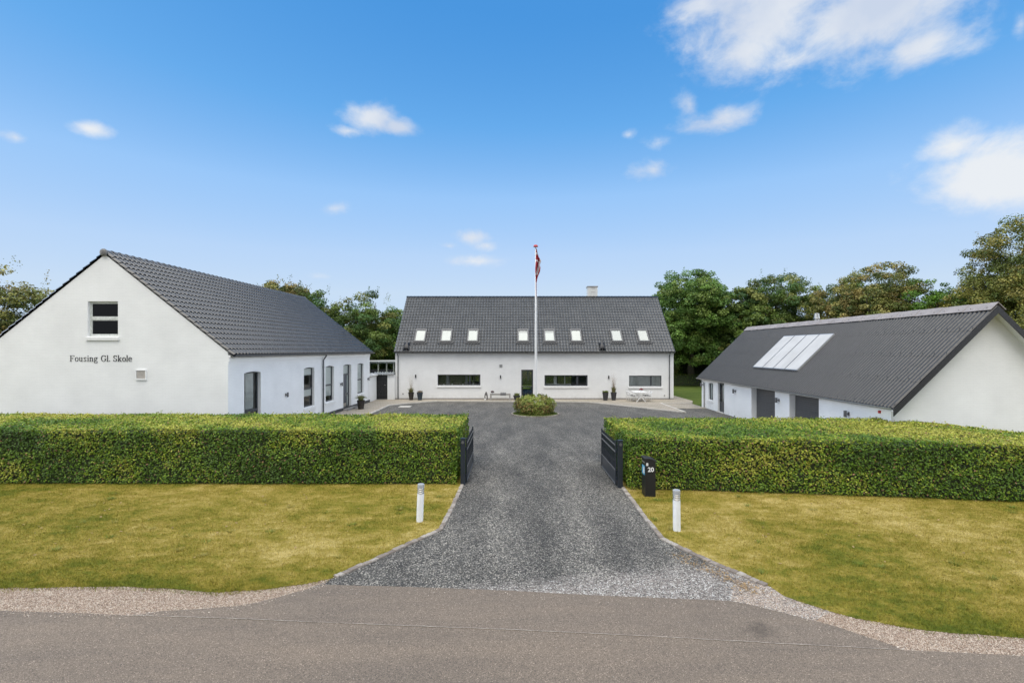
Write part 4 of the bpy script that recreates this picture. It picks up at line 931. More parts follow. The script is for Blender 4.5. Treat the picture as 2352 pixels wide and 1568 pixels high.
wall(mb, lambda a, n, z: tuple(Vector((GX0+GW2, GY0, 0))+dg*a-nin*n+Vector((0,0,z))), [(0,0),(GL,0),(GL,GE),(0,GE)], [], .3)
M['garagewall'] = wall_mat('white_smooth_brick', (.87,.87,.86), False)
mb.build('wall', M['garagewall'], gh)
mb = MB(); mb.fbox(frw, .35, GL-.35, -6.7, -.33, .01, .06); mb.build('floor', M['concrete'], gh)
for dop in (dop1, dop2):
    mb = MB(); a0, a1, z0, z1 = dop
    mb.fbox(frw, a0+.01, a1-.01, -.37, -.3, z0+.01, z1+.1); o = mb.build('garage_door', M['garagedoor'], gh)
    mb = MB()
    for k in range(1, 5): mb.fbox(frw, a0+.012, a1-.012, -.299, -.296, k*.42-.004, k*.42+.004)
    mb.build('panel_joint', M['black'], o)
a0, a1, z0, z1 = gwin
window(gh, frw, a0, a1, z0, z1, .1, .07, blinds=[(a0+.05, a0+.3, z0+.04, z1-.04, 'blind')], label='narrow grey window beside the corner downpipe')
a0, a1, z0, z1 = gdoor
mb = MB(); r = .12
mb.fbox(frw, a0+.004, a0+.12, -r-.07, -r, z0, z1-.004); mb.fbox(frw, a1-.12, a1-.004, -r-.07, -r, z0, z1-.004); mb.fbox(frw, a0+.12, a1-.12, -r-.07, -r, z1-.12, z1-.004); mb.fbox(frw, a0+.12, a1-.12, -r-.07, -r, z0, z0+.12)
mb.fbox(frw, a0+.12, a1-.12, -r-.07, -r-.01, .62, .72); mb.fbox(frw, a0+.12, a1-.12, -r-.06, -r-.03, z0+.12, .62)
o = mb.build('door', M['anthracite'], gh)
mb = MB(); mb.face([frw(a0+.1, -r-.04, .7), frw(a1-.1, -r-.04, .7), frw(a1-.1, -r-.04, z1-.1), frw(a0+.1, -r-.04, z1-.1)]); mb.build('pane', M['glass'], o)
mb = MB(); mb.fbox(frw, a0+.12, a1-.12, -r-.16, -r-.15, .7, z1-.1); mb.build('blind', M['greyblind'], o)
mb = MB(); mb.tube([frw(a0+.06, -r, 1.05), frw(a0+.06, -r+.05, 1.05), frw(a0+.18, -r+.05, 1.05)], .013, 8); mb.fbox(frw, a0+.03, a0+.09, -r-.001, -r+.01, .9, 1.2); mb.build('handle', M['galv'], o)
mb = MB(); mb.fbox(frw, a0-.05, a1+.05, .0, .12, .0, .05); mb.build('doorstep', M['concrete'], gh)
for u, v, Yv in ((1617,883,36.3),(1689.8,898,0),(1789.6,918.6,0),(1949.7,950,0)):
    a = ga(u) if Yv == 0 else .25; Y = GYF-a*dg.y; lamp_on(gh, frw, a, CH-(v-HV)*Y/F, 'lamp', .26, .06, .12)
mb = MB(); a = ga(2020); Y = GYF-a*dg.y; z = CH-(945-HV)*Y/F; mb.fbox(frw, a-.08, a+.02, 0, .07, z-.05, z+.05); o = mb.build('alarm_siren', M['white'], gh); mb = MB(); mb.fbox(frw, a+.02, a+.08, 0, .075, z-.05, z+.05); mb.build('alarm_lens', M['red'], o)
# roof
dgf = dg
Eg = Vector((13.6+kg*(-.4), 17.7, 2.12)); Rg = Vector((17.33, 17.7, 5.78)); S3 = Rg-Eg; SL3 = S3.length; S3.normalize(); N3 = dgf.cross(S3).normalized()
if N3.z < 0: N3 = -N3
LG = GL+.75
def prof_g(t): return .062*max(0, math.sin(math.pi*t))**.9
mb = MB(); slope_roof(mb, Eg, dgf, S3, N3, LG, SL3, .177, SL3/4, prof_g, .007, 8)
Egb = Vector((2*Rg.x-Eg.x, Eg.y, Eg.z)); S3b = (Rg-Egb).normalized(); N3b = dgf.cross(S3b).normalized()
if N3b.z < 0: N3b = -N3b
slope_roof(mb, Egb, dgf, S3b, N3b, LG, SL3, .177, SL3/4, prof_g, .007, 6)
under = MB()
for e in (Eg, Egb):
    a = e+Vector((0,0,-.03))+dgf*.02; b = Rg+Vector((0,0,-.03))+dgf*.02; under.face([a, a+dgf*(LG-.04), b+dgf*(LG-.04), b])
# sheet joints and screws
for row in (.02, SL3/4, SL3/2, SL3*3/4):
    k = 0
    while k*.531+.1 < LG:
        p = Eg+dgf*(k*.531+.0)+S3*(row+.12)+N3*.05; mb.tube([p, p+N3*.03], .013, 6); k += 1
rf = mb.build('roof', M['sheet'], gh); under.build('roof_underlay', M['black'], rf)
mb = MB()
for k in range(17):
    p = Rg+dgf*(k*LG/17-.02); q = Rg+dgf*((k+1)*LG/17); 
    for S_, N_ in ((S3, N3), (S3b, N3b)):
        o1 = p+S_*-.30+N_*.10; o2 = q+S_*-.30+N_*.085; t1 = p+Vector((0,0,.135)); t2 = q+Vector((0,0,.12))
        mb.face([o1, o2, t2, t1]); mb.face([o1-N_*.02, o2-N_*.02, o2, o1]); mb.face([o1-N_*.02, o1, t1, t1-N_*.02])
for k in range(17):
    for f_ in (.18, .75):
        p = Rg+dgf*((k+f_)*LG/17)+S3*-.17+N3*.10; mb.tube([p, p+N3*.02], .018, 6)
mb.build('ridge_cap', M['ridgecap'], rf)
# verge boards at both gables
for nm, off in (('near', -.03), ('far', LG+.0)):
    mb = MB()
    for e, S_ in ((Eg, S3), (Egb, S3b)):
        p = e+dgf*off+Vector((0,0,-.09)); q = Rg+dgf*off+Vector((0,0,-.06)); d = (q-p).normalized(); up = Vector((0,0,1))
        t = dgf*.03; hgt = .2
        mb.hexa([p-Vector((0,0,hgt)), q-Vector((0,0,hgt)), q-Vector((0,0,hgt))+t, p-Vector((0,0,hgt))+t, p+Vector((0,0,.06)), q+Vector((0,0,.06)), q+Vector((0,0,.06))+t, p+Vector((0,0,.06))+t])
    mb.build('verge_board', M['blacktar'], gh)
mb = MB()
for e, S_ in ((Eg, S3), (Egb, S3b)):
    p = e+dgf*.01+Vector((0,0,-.12)); q = Rg+dgf*.01+Vector((0,0,-.09)); w_ = dgf*.42
    mb.face([p, q, q+w_, p+w_])
mb.build('soffit', M['render'], gh)
gutter(gh, Eg+Vector((.03,0,-.0)), Eg+Vector((.03,0,-.0))+dgf*LG, .06, nin, 'lightzinc')
q = Vector(frw(.62, .06, 0)); downpipe(gh, [Vector(frw(.62,.27,GE-.22)), Vector(frw(.62,.26,GE-.3)), Vector(frw(.62,.06,GE-.52)), Vector(frw(.62,.06,.03))], .04, 'lightzinc')
# solar collectors
def rg(yd, s, h): return Vector((13.6, 0, 2.12))+Vector((kg*(yd-18.1), yd, 0))+S3*s+N3*h
for k in range(4):
    y0 = 25.35+k*1.19; y1 = y0+1.185; mb = MB()
    mb.hexa([rg(y0,1.36,.05),rg(y0,4.02,.05),rg(y1,4.02,.05),rg(y1,1.36,.05),rg(y0,1.36,.15),rg(y0,4.02,.15),rg(y1,4.02,.15),rg(y1,1.36,.15)][::1])
    o = mb.build('solar_collector', M['solarframe'], gh); mb = MB(); e = .035
    mb.hexa([rg(y0+e,1.36+e,.14),rg(y0+e,4.02-e,.14),rg(y1-e,4.02-e,.14),rg(y1-e,1.36+e,.14),rg(y0+e,1.36+e,.154),rg(y0+e,4.02-e,.154),rg(y1-e,4.02-e,.154),rg(y1-e,1.36+e,.154)])
    mb.build('collector_glass', M['solar'], o)
for k in range(3):
    mb = MB(); y = 25.35+(k+1)*1.19-.0025; mb.hexa([rg(y-.022,1.36,.152),rg(y-.022,4.02,.152),rg(y+.022,4.02,.152),rg(y+.022,1.36,.152),rg(y-.022,1.36,.162),rg(y-.022,4.02,.162),rg(y+.022,4.02,.162),rg(y+.022,1.36,.162)]); mb.build('collector_joint', M['zinc'], gh)
pass
mb = MB(); c = (17.62, 28.7, 0); mb.lathe([(.11,5.5),(.11,5.98),(.1,6.0)], c, 14); mb.lathe([(.17,6.0),(.15,6.05),(.12,6.3),(.1,6.32)], c, 14)
mb.build('flue', M['lightzinc'], gh)

# ================================================================== GARDEN WALL, DOOR, PERGOLA
gw_ = thing('garden_wall', (-10.6, 41.45, 0), 'low white garden wall with pantile coping joining the two houses', 'wall')
mb = MB(); e2 = Vector(frs(LL, 0, 0))
mb.box(e2.x-.3, e2.x+.0, e2.y, 41.3, 0, 2.06); mb.box(e2.x-.3, -11.45, 41.3, 41.6, 0, 2.2); mb.box(-10.38, X0, 41.35, 41.62, 0, 2.14)
gwm = mb.build('wall', M['render'], gw_)
mb = MB(); slope_roof(mb, (e2.x+.12, e2.y, 2.05), (0,1,0), Vector((-.9,0,.35)).normalized(), Vector((.35,0,.9)).normalized(), 41.2-e2.y, .5, .2, .5, prof_left, .02, 6)
slope_roof(mb, (-11.5, 41.2, 2.13), (1,0,0), Vector((0,.9,.35)).normalized(), Vector((0,-.35,.9)).normalized(), X0+11.5, .5, .22, .5, lambda t: .07*(.5+.5*math.cos(2*math.pi*t)), .02, 8)
mb.build('coping_tile', M['lightzinc'], gw_)
gd = thing('garden_door', (-10.9, 41.4, 0), 'black boarded garden door with diagonal brace in the white wall', 'door')
mb = MB(); x0, x1 = -11.42, -10.42; n = 8
for k in range(n): mb.box(x0+k*(x1-x0)/n+.003, x0+(k+1)*(x1-x0)/n-.003, 41.38, 41.41, TZ+.03, 2.1)
mb.build('board_panel', M['blackwood'], gd)
mb = MB(); mb.box(x0+.14, x1-.01, 41.35, 41.379, .3, .42); mb.box(x0+.14, x1-.01, 41.35, 41.379, 1.72, 1.84); mb.beam((x0+.25,41.36,.42), (x1-.1,41.36,1.72), .1, .03, (0,1,0)); mb.build('brace', M['black'], gd)
mb = MB(); mb.box(x0-.0, x0+.09, 41.33, 41.345, TZ, 2.12); mb.box(x1, x1+.04, 41.36, 41.4, TZ, 2.12); mb.build('door_frame', M['black'], gd)
mb = MB()
for z in (.35, 1.5, 1.78): mb.box(x0+.06, x0+.14, 41.31, 41.33, z-.06, z+.06)
mb.box(x0+.09, x0+.12, 41.335, 41.345, .1, 2.1); mb.build('hinge', M['white'], gd)
mb = MB(); mb.lathe([(.0,-.03),(.03,-.02),(.035,0),(.03,.02),(.0,.03)], (x1-.15, 41.31, 1.28), 10, cap=False); mb.build('knob', M['galv'], gd)
pg = thing('pergola', (-11.2, 45, 0), 'weathered wooden pergola behind the white garden wall', 'pergola')
mb = MB(); mb.box(-13.6,-9.9,44.9,45.0,2.98,3.12); mb.build('beam', M['pergola'], pg); mb = MB(); mb.box(-13.6,-9.9,47.4,47.5,2.98,3.12); mb.build('beam', M['pergola'], pg)
for x in (-12.9,-12.1,-11.35,-10.7,-10.15):
    mb = MB(); mb.box(x-.05,x+.05,44.9,44.99,-.05,2.98); mb.build('post', M['pergola'], pg)
mb = MB(); mb.add([(-13.7,44.7,3.13),(-9.85,44.7,3.13),(-9.85,47.7,3.22),(-13.7,47.7,3.22),(-13.7,44.7,3.16),(-9.85,44.7,3.16),(-9.85,47.7,3.25),(-13.7,47.7,3.25)], [(3,2,1,0),(4,5,6,7),(0,1,5,4),(1,2,6,5),(2,3,7,6),(3,0,4,7)]); mb.build('roof_sheet', M['pergroof'], pg)
mb = MB(); mb.box(-13.6,-9.9,45.01,45.05,1.2,2.45); mb.build('screen', M['blackwood'], pg)

# ================================================================== FLAGPOLE
fx, fy = 1.60, 33.5
fp = thing('flagpole', (fx, fy, 0), 'tall white flagpole with red ball top behind the round shrub', 'flagpole')
mb = MB(); mb.lathe([(.085,0),(.085,.5),(.075,2.5),(.06,7),(.035,11.15)], (fx,fy,0), 16); mb.build('pole', M['white'], fp, smooth=True)
mb = MB(); mb.lathe([(.16,0),(.155,.05),(.11,.12),(.0,.16)], (fx,fy,11.15), 16); mb.build('pole_cap', M['red'], fp)
mb = MB(); mb.tube([(fx+.07,fy-.06,11.1),(fx+.1,fy-.1,8),(fx+.11,fy-.12,1.4)], .006, 5); mb.build('halyard', M['white'], fp)
# flag: cloth hanging in folds
def flag():
    prof = [(0,.03,.07),(.1,.02,.13),(.25,.0,.24),(.37,-.02,.46),(.48,-.03,.34),(.56,-.05,.4),(.67,-.05,.36),(.82,-.03,.18),(1,.0,.06),(1.45,.03,.06)]
    H = 2.3; nv, nu = 90, 26; vs = []; cols = []
    def ip(t, i):
        for k in range(len(prof)-1):
            if prof[k][0] <= t <= prof[k+1][0]:
                f = (t-prof[k][0])/(prof[k+1][0]-prof[k][0]); return prof[k][i]*(1-f)+prof[k+1][i]*f
        return prof[-1][i]
    for i in range(nv+1):
        t = i/nv*1.4; l, r = ip(t, 1), ip(t, 2)
        for j in range(nu+1):
            s = j/nu; x = (l+(r-l)*s)*.8; y = .07*math.sin(s*math.pi*3.2+t*5)*(r-l)/.3
            vs.append((fx+x, fy-.12+y, 11.02-t*H-.05*s*(1-s)))
            zx = x/.8*110+345 # position in the cloth picture
            zy = 230+t*740
            wb = 320 < zy < 362
            dg_ = abs(zx-(395-(zy-430)*.115)) < 9 and 425 < zy < 800
            hz = abs(zy-(480+(s*60))) < 17
            c = (.5,.45,.45) if (wb or dg_ or hz) and t < .95 else (.3,.03,.04)
            cols.append((*c, 1))
    fs = [(i*(nu+1)+j, i*(nu+1)+j+1, (i+1)*(nu+1)+j+1, (i+1)*(nu+1)+j) for i in range(nv) for j in range(nu)]
    mb = MB(); mb.add(vs, fs); mb.col = cols; o = mb.build('flag', M['clothflag'], base=(fx, fy, 8.5), smooth=True)
    tag(o, 'limp red flag with white cross hanging down the top of the pole', 'flag')
flag()

# ================================================================== GATES
def gate(px, py, side, yl, label):
    t = thing('metal_gate', (px, py, 0), label, 'gate', 'driveway gate leaves standing open')
    mb = MB(); mb.box(-.07, .07, -.07, .07, -.02, 1.44); mb.box(-.075,.075,-.075,.075,1.44,1.455)
    for z in (.25, 1.1): mb.tube([(side*.09, .09, z-.06), (side*.09, .09, z+.06)], .02, 8)
    def b(m, n, mat, sm=None):
        m.v = [(x+px, y+py, z) for x, y, z in m.v]; return m.build(n, M[mat], t, smooth=sm)
    b(mb, 'post', 'gatemetal')
    mb = MB(); mb.tube([(0,-.07,1.33),(0,-.1,1.33)], .045, 12); b(mb, 'lock_cap', 'lamp')
    gx_ = side*.1; y0, y1 = .12, yl
    mb = MB(); mb.box(gx_-.02, gx_+.02, y0, y0+.05, .06, 1.42); b(mb, 'stile', 'gatemetal'); mb = MB(); mb.box(gx_-.02, gx_+.02, y1-.05, y1, .06, 1.42); b(mb, 'stile', 'gatemetal')
    for z in (.08, .5, 1.06, 1.26):
        mb = MB(); mb.box(gx_-.018, gx_+.018, y0+.05, y1-.05, z-.018, z+.018); b(mb, 'rail', 'gaterail')
    nb = 22
    for k in range(nb):
        mb = MB(); y = y0+.05+(y1-y0-.1)*(k+.5)/nb
        mb.box(gx_-.008, gx_+.008, y-.009, y+.009, .5, 1.36)
        mb.add([(gx_-.008,y-.009,1.36),(gx_+.008,y-.009,1.36),(gx_+.008,y+.009,1.36),(gx_-.008,y+.009,1.36),(gx_,y,1.41)], [(0,1,4),(1,2,4),(2,3,4),(3,0,4)]); b(mb, 'bar', 'gatemetal')
        if k < nb-1:
            mb = MB(); y += (y1-y0-.1)/nb/2; mb.box(gx_-.007, gx_+.007, y-.008, y+.008, .5, .78)
            mb.add([(gx_-.007,y-.008,.78),(gx_+.007,y-.008,.78),(gx_+.007,y+.008,.78),(gx_-.007,y+.008,.78),(gx_,y,.83)], [(0,1,4),(1,2,4),(2,3,4),(3,0,4)]); b(mb, 'bar', 'gatemetal')
    mb = MB(); mb.box(gx_-.004, gx_+.004, y0+.05, y1-.05, .098, .482); b(mb, 'infill_panel', 'gatemetal')
gate(-1.53, 15.5, 1, 2.62, 'dark metal gate leaf standing open against the left hedge end')
gate(3.30, 15.15, -1, 2.55, 'dark metal gate leaf standing open against the right hedge end by the mailbox')

# ================================================================== BOLLARDS, MAILBOX
def bollard(label):
    t = thing('bollard_light', (0,0,0), label, 'bollard light', 'bollard lights beside the driveway'); r = .083
    mb = MB(); mb.lathe([(r,0),(r,.70)], (0,0,0), 24); mb.build('post', M['bollard'], t, smooth=False)
    for z in (.705, .755, .80):
        mb = MB(); mb.lathe([(r*.98,0),(r*1.02,.006),(r*1.02,.014),(r*.9,.026)], (0,0,z), 24); mb.build('louvre_ring', M['galv'], t)
    mb = MB(); mb.lathe([(r*.8,.70),(r*.8,.85)], (0,0,0), 20); mb.build('lens', M['white'], t)
    mb = MB(); mb.lathe([(r,.84),(r,.905),(r*.97,.925),(r*.9,.93)], (0,0,0), 24); mb.build('cap', M['bollardcap'], t)
    return t
b1 = bollard('white leaning bollard light on the left lawn'); b2 = copy_tree(b1); b2['label'] = 'white upright bollard light on the right lawn beside the mailbox'
p = G(964, 1198); b1.location = (p.x, p.y, 0); b1.rotation_euler = (0, R(2), 0); p = G(1554.5, 1219); b2.location = (p.x, p.y, 0); b2.rotation_euler = (0, R(-.4), 0); b2.scale = (1.02,1.02,1.03)
mx, my = 3.80, 14.15
mt = thing('mailbox', (mx+.15, my+.19, 0), 'black standing mailbox marked 20 in front of the right hedge', 'mailbox')
mb = MB(); prof = [(0,.0),(.295,0),(.295,1.02),(.22,1.06),(.12,1.085),(0,1.1)]
mb.prism(prof[::1], lambda a, b, t: (mx+a, my+t, b), 0, .38); mb.build('body', M['black'], mt)
mb = MB(); lid = [(-.03,1.095),(.1,1.092),(.22,1.068),(.325,1.015),(.33,1.035),(.22,1.09),(.1,1.115),(-.03,1.12)]
mb.prism(lid, lambda a, b, t: (mx+a, my+t, b), -.012, .392); mb.build('lid', M['potgrey'], mt)
mb = MB(); mb.box(mx-.006, mx-.001, my+.06, my+.32, .96, 1.0); mb.build('slot_flap', M['galv'], mt)
mb = MB(); mb.box(mx-.005, mx-.001, my+.05, my+.33, .62, .88); o = mb.build('sticker', M['poster_blue'], mt)
mb = MB(); mb.box(mx-.008, mx-.0052, my+.08, my+.2, .66, .84); mb.build('sticker_print', M['paper'], o)
mb = MB(); mb.prism([(.025,.90),(.085,.90),(.085,.97),(.07,.985),(.04,.985),(.025,.97)], lambda a, b, t: (mx+a, my+t, b), -.004, -.001); mb.build('name_label', M['paper'], mt)
cu = bpy.data.curves.new('house_number', 'FONT'); cu.body = '20'; cu.size = .175; cu.extrude = .002; cu.offset = .004
tmp = bpy.data.objects.new('house_number', cu); C.objects.link(tmp)
me = bpy.data.meshes.new_from_object(tmp.evaluated_get(bpy.context.evaluated_depsgraph_get())); bpy.data.objects.remove(tmp)
o = bpy.data.objects.new('house_number', me); C.objects.link(o); o.parent = mt; o.rotation_euler = (R(90), 0, 0); o.location = Vector((mx+.07, my-.004, .735))-wloc(mt); me.materials.clear(); me.materials.append(M['white'])

# ================================================================== POTS, BENCH, TABLE
def tuft(n, r, h, spread, w_, cols, seed=0, seg=4, arch=.5):
    rs = np.random.RandomState(seed); Q = []; K = []
    for i in range(n):
        an = rs.uniform(0, 2*np.pi); rr = r*np.sqrt(rs.uniform()); b = np.array([np.cos(an)*rr, np.sin(an)*rr, 0]); hh = h*rs.uniform(.6, 1.1); sp = spread*rs.uniform(.2, 1.1)
        a2 = an+rs.normal()*.5; d = np.array([np.cos(a2), np.sin(a2), 0]); sd_ = np.array([-d[1], d[0], 0])*w_/2
        c = np.array(cols[rs.randint(len(cols))])*rs.uniform(.7, 1.25)
        pts = [b+d*sp*t**1.6+np.array([0,0,1])*hh*(t*(1+arch)-arch*t**2*1.35) for t in np.linspace(0, 1, seg+1)]
        for k in range(seg):
            w0, w1 = 1-k/seg*.8, 1-(k+1)/seg*.8
            Q.append([pts[k]-sd_*w0, pts[k]+sd_*w0, pts[k+1]+sd_*w1, pts[k+1]-sd_*w1]); K.append(c)
    return np.array(Q), np.array(K)
def pot(loc, r1, r0, h, mat, label, plant, lip=.012):
    t = thing('plant_pot', loc, label, 'plant pot', 'potted plants along the house walls'); x, y, z = loc
    mb = MB(); mb.lathe([(r0,0),(r1*.97,h-.04),(r1,h-.035),(r1,h),(r1-lip*2,h),(r1-lip*2.4,h-.05)], (x,y,z), 28); mb.build('pot', M[mat], t, smooth=False)
    mb = MB(); mb.lathe([(.0,0),(r1-.03,0),(r1-.03,.01)], (x,y,z+h-.045), 20, cap=False); mb.build('soil', M['soil'], t)
    Q, K = plant; Q = Q+np.array([x, y, z+h-.04]); fast_mesh('foliage', Q, 4, M['leaf'], t, K); return t
GC = [(.1,.13,.03),(.16,.17,.05),(.22,.2,.08),(.3,.25,.12)]
def join(*a): return np.concatenate([q for q, k in a]), np.concatenate([k for q, k in a])
xx = lambda u, Y: (u-CU)*Y/F
pot((xx(944.3,40.9),40.9,TZ), .25,.15,.64, 'potdark', 'brown glazed pot with tall wispy grass left of the long window', join(tuft(160,.16,.5,.3,.02,GC,1), tuft(26,.08,1.7,.35,.006,[(.3,.26,.2)],2,5,.1), tuft(16,.1,1.5,.45,.012,[(.42,.36,.28)],12,5,.15)))
pot((xx(964.4,40.8),40.8,TZ), .26,.16,.64, 'potblue', 'blue black glazed pot with low dried heather left of the long window', join(tuft(140,.2,.22,.12,.02,[(.25,.22,.14),(.16,.15,.07),(.3,.2,.18)],3), tuft(14,.1,.5,.25,.006,[(.28,.25,.2)],4)))
pot((xx(1390.6,40.6),40.6,TZ), .26,.17,.66, 'potgrey', 'dark grey pot with low green plant beside the tall grass pot', tuft(170,.2,.2,.16,.05,[(.12,.17,.03),(.2,.24,.05)],5))
pot((xx(1409.5,40.7),40.7,TZ), .25,.16,.66, 'potgrey', 'dark grey pot with tall brown tipped grass right of the kitchen window', join(tuft(200,.15,.55,.2,.022,GC,6), tuft(60,.1,1.6,.35,.008,[(.25,.16,.1),(.3,.24,.18)],7,5,.12), tuft(22,.08,1.55,.5,.006,[(.28,.22,.16)],8,5,.3)))
pot((xx(1187,40.8),40.8,TZ), .3,.17,.38, 'potgrey', 'wide low black pot with grassy plant left of the glass door', tuft(190,.22,.3,.12,.02,[(.13,.18,.04),(.2,.22,.06)],9))
pp = frs(sa(813), .75, 0); pot((xx(829,34.6),34.6,TZ), .28,.19,.62, 'potdark', 'black pot with drooping ornamental grass by the old house door', join(tuft(420,.16,.42,.42,.016,[(.1,.13,.03),(.14,.17,.05),(.2,.2,.08)],10,6,1.5), tuft(60,.1,.6,.55,.008,[(.3,.28,.2)],11,6,1.0)))
# bench
bx0, bx1, by = -1.80, -.12, 40.8
bt = thing('bench', ((bx0+bx1)/2, by, TZ), 'weathered grey wooden bench against the white facade', 'bench')
mb = MB()
for k in range(4): mb.box(bx0, bx1, by-.2+k*.1, by-.2+k*.1+.092, TZ+.5, TZ+.54)
mb.build('seat', M['benchwood'], bt)
for x in (bx0, bx1-.12):
    for y in (by-.19, by+.1): mb = MB(); mb.box(x, x+.12, y, y+.09, TZ, TZ+.498); mb.build('leg', M['benchwood'], bt)
mb = MB(); mb.box(bx0+.12, bx1-.12, by-.18, by-.15, TZ+.42, TZ+.498); mb.build('apron', M['benchwood'], bt)
mb = MB(); x0, x1 = xx(1149.4, 40.7), xx(1162.3, 40.7)
n = 8
for i in range(n):
    a, b_ = x0+(x1-x0)*i/n, x0+(x1-x0)*(i+1)/n; za, zb = .62+.012*math.sin(i*1.7), .62+.012*math.sin((i+1)*1.7)
    mb.hexa([(a,by-.225,TZ+.4),(b_,by-.225,TZ+.4),(b_,by+.2,TZ+.545),(a,by+.2,TZ+.545),(a,by-.235,TZ+za-.04),(b_,by-.235,TZ+zb-.04),(b_,by+.19,TZ+zb),(a,by+.19,TZ+za)])
tag(mb.build('blanket', M['cloth'], base=((x0+x1)/2, by, TZ+.54)), 'folded grey blanket lying over the bench', 'blanket')
def flowers(loc, r, h, cols, pmat, label, cat='flower pot', pr=.09, ph=.1, seed=3):
    t = thing('flower_pot', loc, label, cat); x, y, z = loc
    mb = MB(); mb.lathe([(pr*.6,0),(pr,ph),(pr-.01,ph)], (x,y,z), 16); mb.build('bowl', M[pmat], t)
    rs = np.random.RandomState(seed); n = 260; P = rs.normal(size=(n, 3)); P = unit(P)*rs.uniform(.5, 1, (n, 1))*np.array([r, r, h]); P[:, 2] = np.abs(P[:, 2])
    Nn = unit(P+rs.normal(size=(n, 3))*.3); Q = leaves(P+np.array([x, y, z+ph]), Nn, rs.uniform(.03, .06, n), rs.uniform(.03, .05, n)); K = np.array(cols)[rs.randint(0, len(cols), n)]
    fast_mesh('flowers', Q, 4, M['leaf'], t, K); return t
flowers((xx(1131,40.8), 40.8, TZ+.54), .15, .14, [(.12,.03,.05),(.09,.02,.04),(.05,.06,.03)], 'white', 'small white pot of dark red flowers on the bench')
# stone ornament
so_ = thing('garden_ornament', (xx(1116.5,40.75), 40.75, TZ), 'pointed dark stone ornament standing left of the bench', 'ornament')
x, y = so_.location.x, so_.location.y
mb = MB(); out = [(-.11,.1),(-.14,.3),(-.1,.52),(-.03,.68),(.01,.7),(.06,.64),(.13,.42),(.14,.2),(.12,.02),(.05,.02),(.05,.2),(.02,.4),(-.03,.42),(-.06,.3),(-.05,.1)]
mb.prism([(a, b) for a, b in out[::-1]], lambda a, b, t: (x+a, y+t, TZ+b), -.05, .05); mb.build('stone', M['stone'], so_)
mb = MB(); mb.lathe([(.0,-.07),(.05,-.05),(.075,0),(.05,.05),(.0,.07)], (x-.08, y-.1, TZ+.075), 12, cap=False); mb.build('pale_ball', M['white'], so_)
# table
tx0, tx1, ty0, ty1 = xx(1459.5,39.2), xx(1488.5,39.2), 39.2, 40.8; tz = TZ+.74
tt = thing('garden_table', ((tx0+tx1)/2, 40, TZ), 'white garden table with crossed legs under the curtained window', 'table')
mb = MB(); ny = 7
for k in range(ny): mb.box(tx0, tx1, ty0+k*(ty1-ty0)/ny+.004, ty0+(k+1)*(ty1-ty0)/ny-.004, tz, tz+.03)
mb.build('tabletop', M['white'], tt)
cx_ = (tx0+tx1)/2
for y in (ty0+.18, ty1-.18):
    mb = MB(); mb.beam((cx_-.36,y,TZ), (cx_+.22,y,tz-.002), .05, .05, (0,1,0)); mb.build('leg', M['white'], tt)
    mb = MB(); mb.beam((cx_+.36,y+.055,TZ), (cx_-.22,y+.055,tz-.002), .05, .05, (0,1,0)); mb.build('leg', M['white'], tt)
mb = MB(); mb.beam((cx_-.01,ty0+.2,TZ+.46), (cx_-.01,ty1-.2,TZ+.46), .04, .04); mb.build('stretcher', M['white'], tt)
flowers((xx(1472.5,39.95), 39.95, tz+.03), .19, .15, [(.3,.02,.03),(.22,.01,.02),(.35,.03,.04),(.05,.07,.02)], 'white', 'white bowl of deep red flowers on the garden table', pr=.15, ph=.13, seed=5)
def chair(label):
    t = thing('garden_chair', (0,0,0), label, 'chair', 'white garden chairs around the table')   # faces +X
    mb = MB(); n = 6
    for k in range(n): mb.box(-.22+k*.075, -.22+k*.075+.068, -.21, .21, .43, .45)
    mb.build('seat', M['white'], t)
    mb = MB(); pts = [Vector((.12,-.27,.66)), Vector((-.1,-.28,.67)), Vector((-.26,-.22,.74)), Vector((-.33,0,.8)), Vector((-.26,.22,.74)), Vector((-.1,.28,.67)), Vector((.12,.27,.66))]
    mb.tube(pts, [.014,.018,.022,.024,.022,.018,.014], 8); mb.build('armrest', M['white'], t, smooth=True)
    mb = MB()
    for k in range(7):
        y = -.17+k*.057; zt = .79-abs(y)*.25; mb.beam((-.24,y,.45), (-.31+abs(y)*.25,y,zt), .03, .012, (1,0,0))
    mb.build('backrest', M['white'], t)
    for sx, sy in ((1,1),(1,-1),(-1,1),(-1,-1)):
        mb = MB(); mb.tube([(.24*sx+(.02*sx), .24*sy, 0), (.19*sx, .23*sy, .44), (.08 if sx > 0 else -.2, .27*sy, .66)], [.011,.017,.013], 8); mb.build('leg', M['white'], t, smooth=True)
    mb = MB(); mb.box(-.19, .2, -.19, .19, .451, .485); mb.build('cushion', M['cloth'], t)
    return t
c1 = chair('white garden chair at the front left of the table')
spots = [(c1, tx0-.12, 39.65, 0), (None, tx0-.14, 40.4, 2), (None, tx1+.12, 39.7, 180), (None, tx1+.13, 40.42, 176)]
ins_ = [(.75, 45.2, 40, 'white chair inside the long house seen low through the glass door'), (1.55, 45.6, 150, 'second white chair inside, deeper behind the glass door'), (4.1, 45.0, 80, 'white chair inside behind the kitchen window')]
for x, y, a, l in ins_:
    o = copy_tree(c1); o['label'] = l; o['group'] = 'white chairs inside the long house'; o.location = (x, y, .12); o.rotation_euler = (0, 0, R(a))
lab = [None, 'white garden chair at the back left of the table near the wall', 'white garden chair at the front right of the table', 'white garden chair at the back right of the table near the wall']
for (o, x, y, a), l in zip(spots, lab):
    if o is None: o = copy_tree(c1); o['label'] = l
    o.location = (x, y, TZ); o.rotation_euler = (0, 0, R(a))
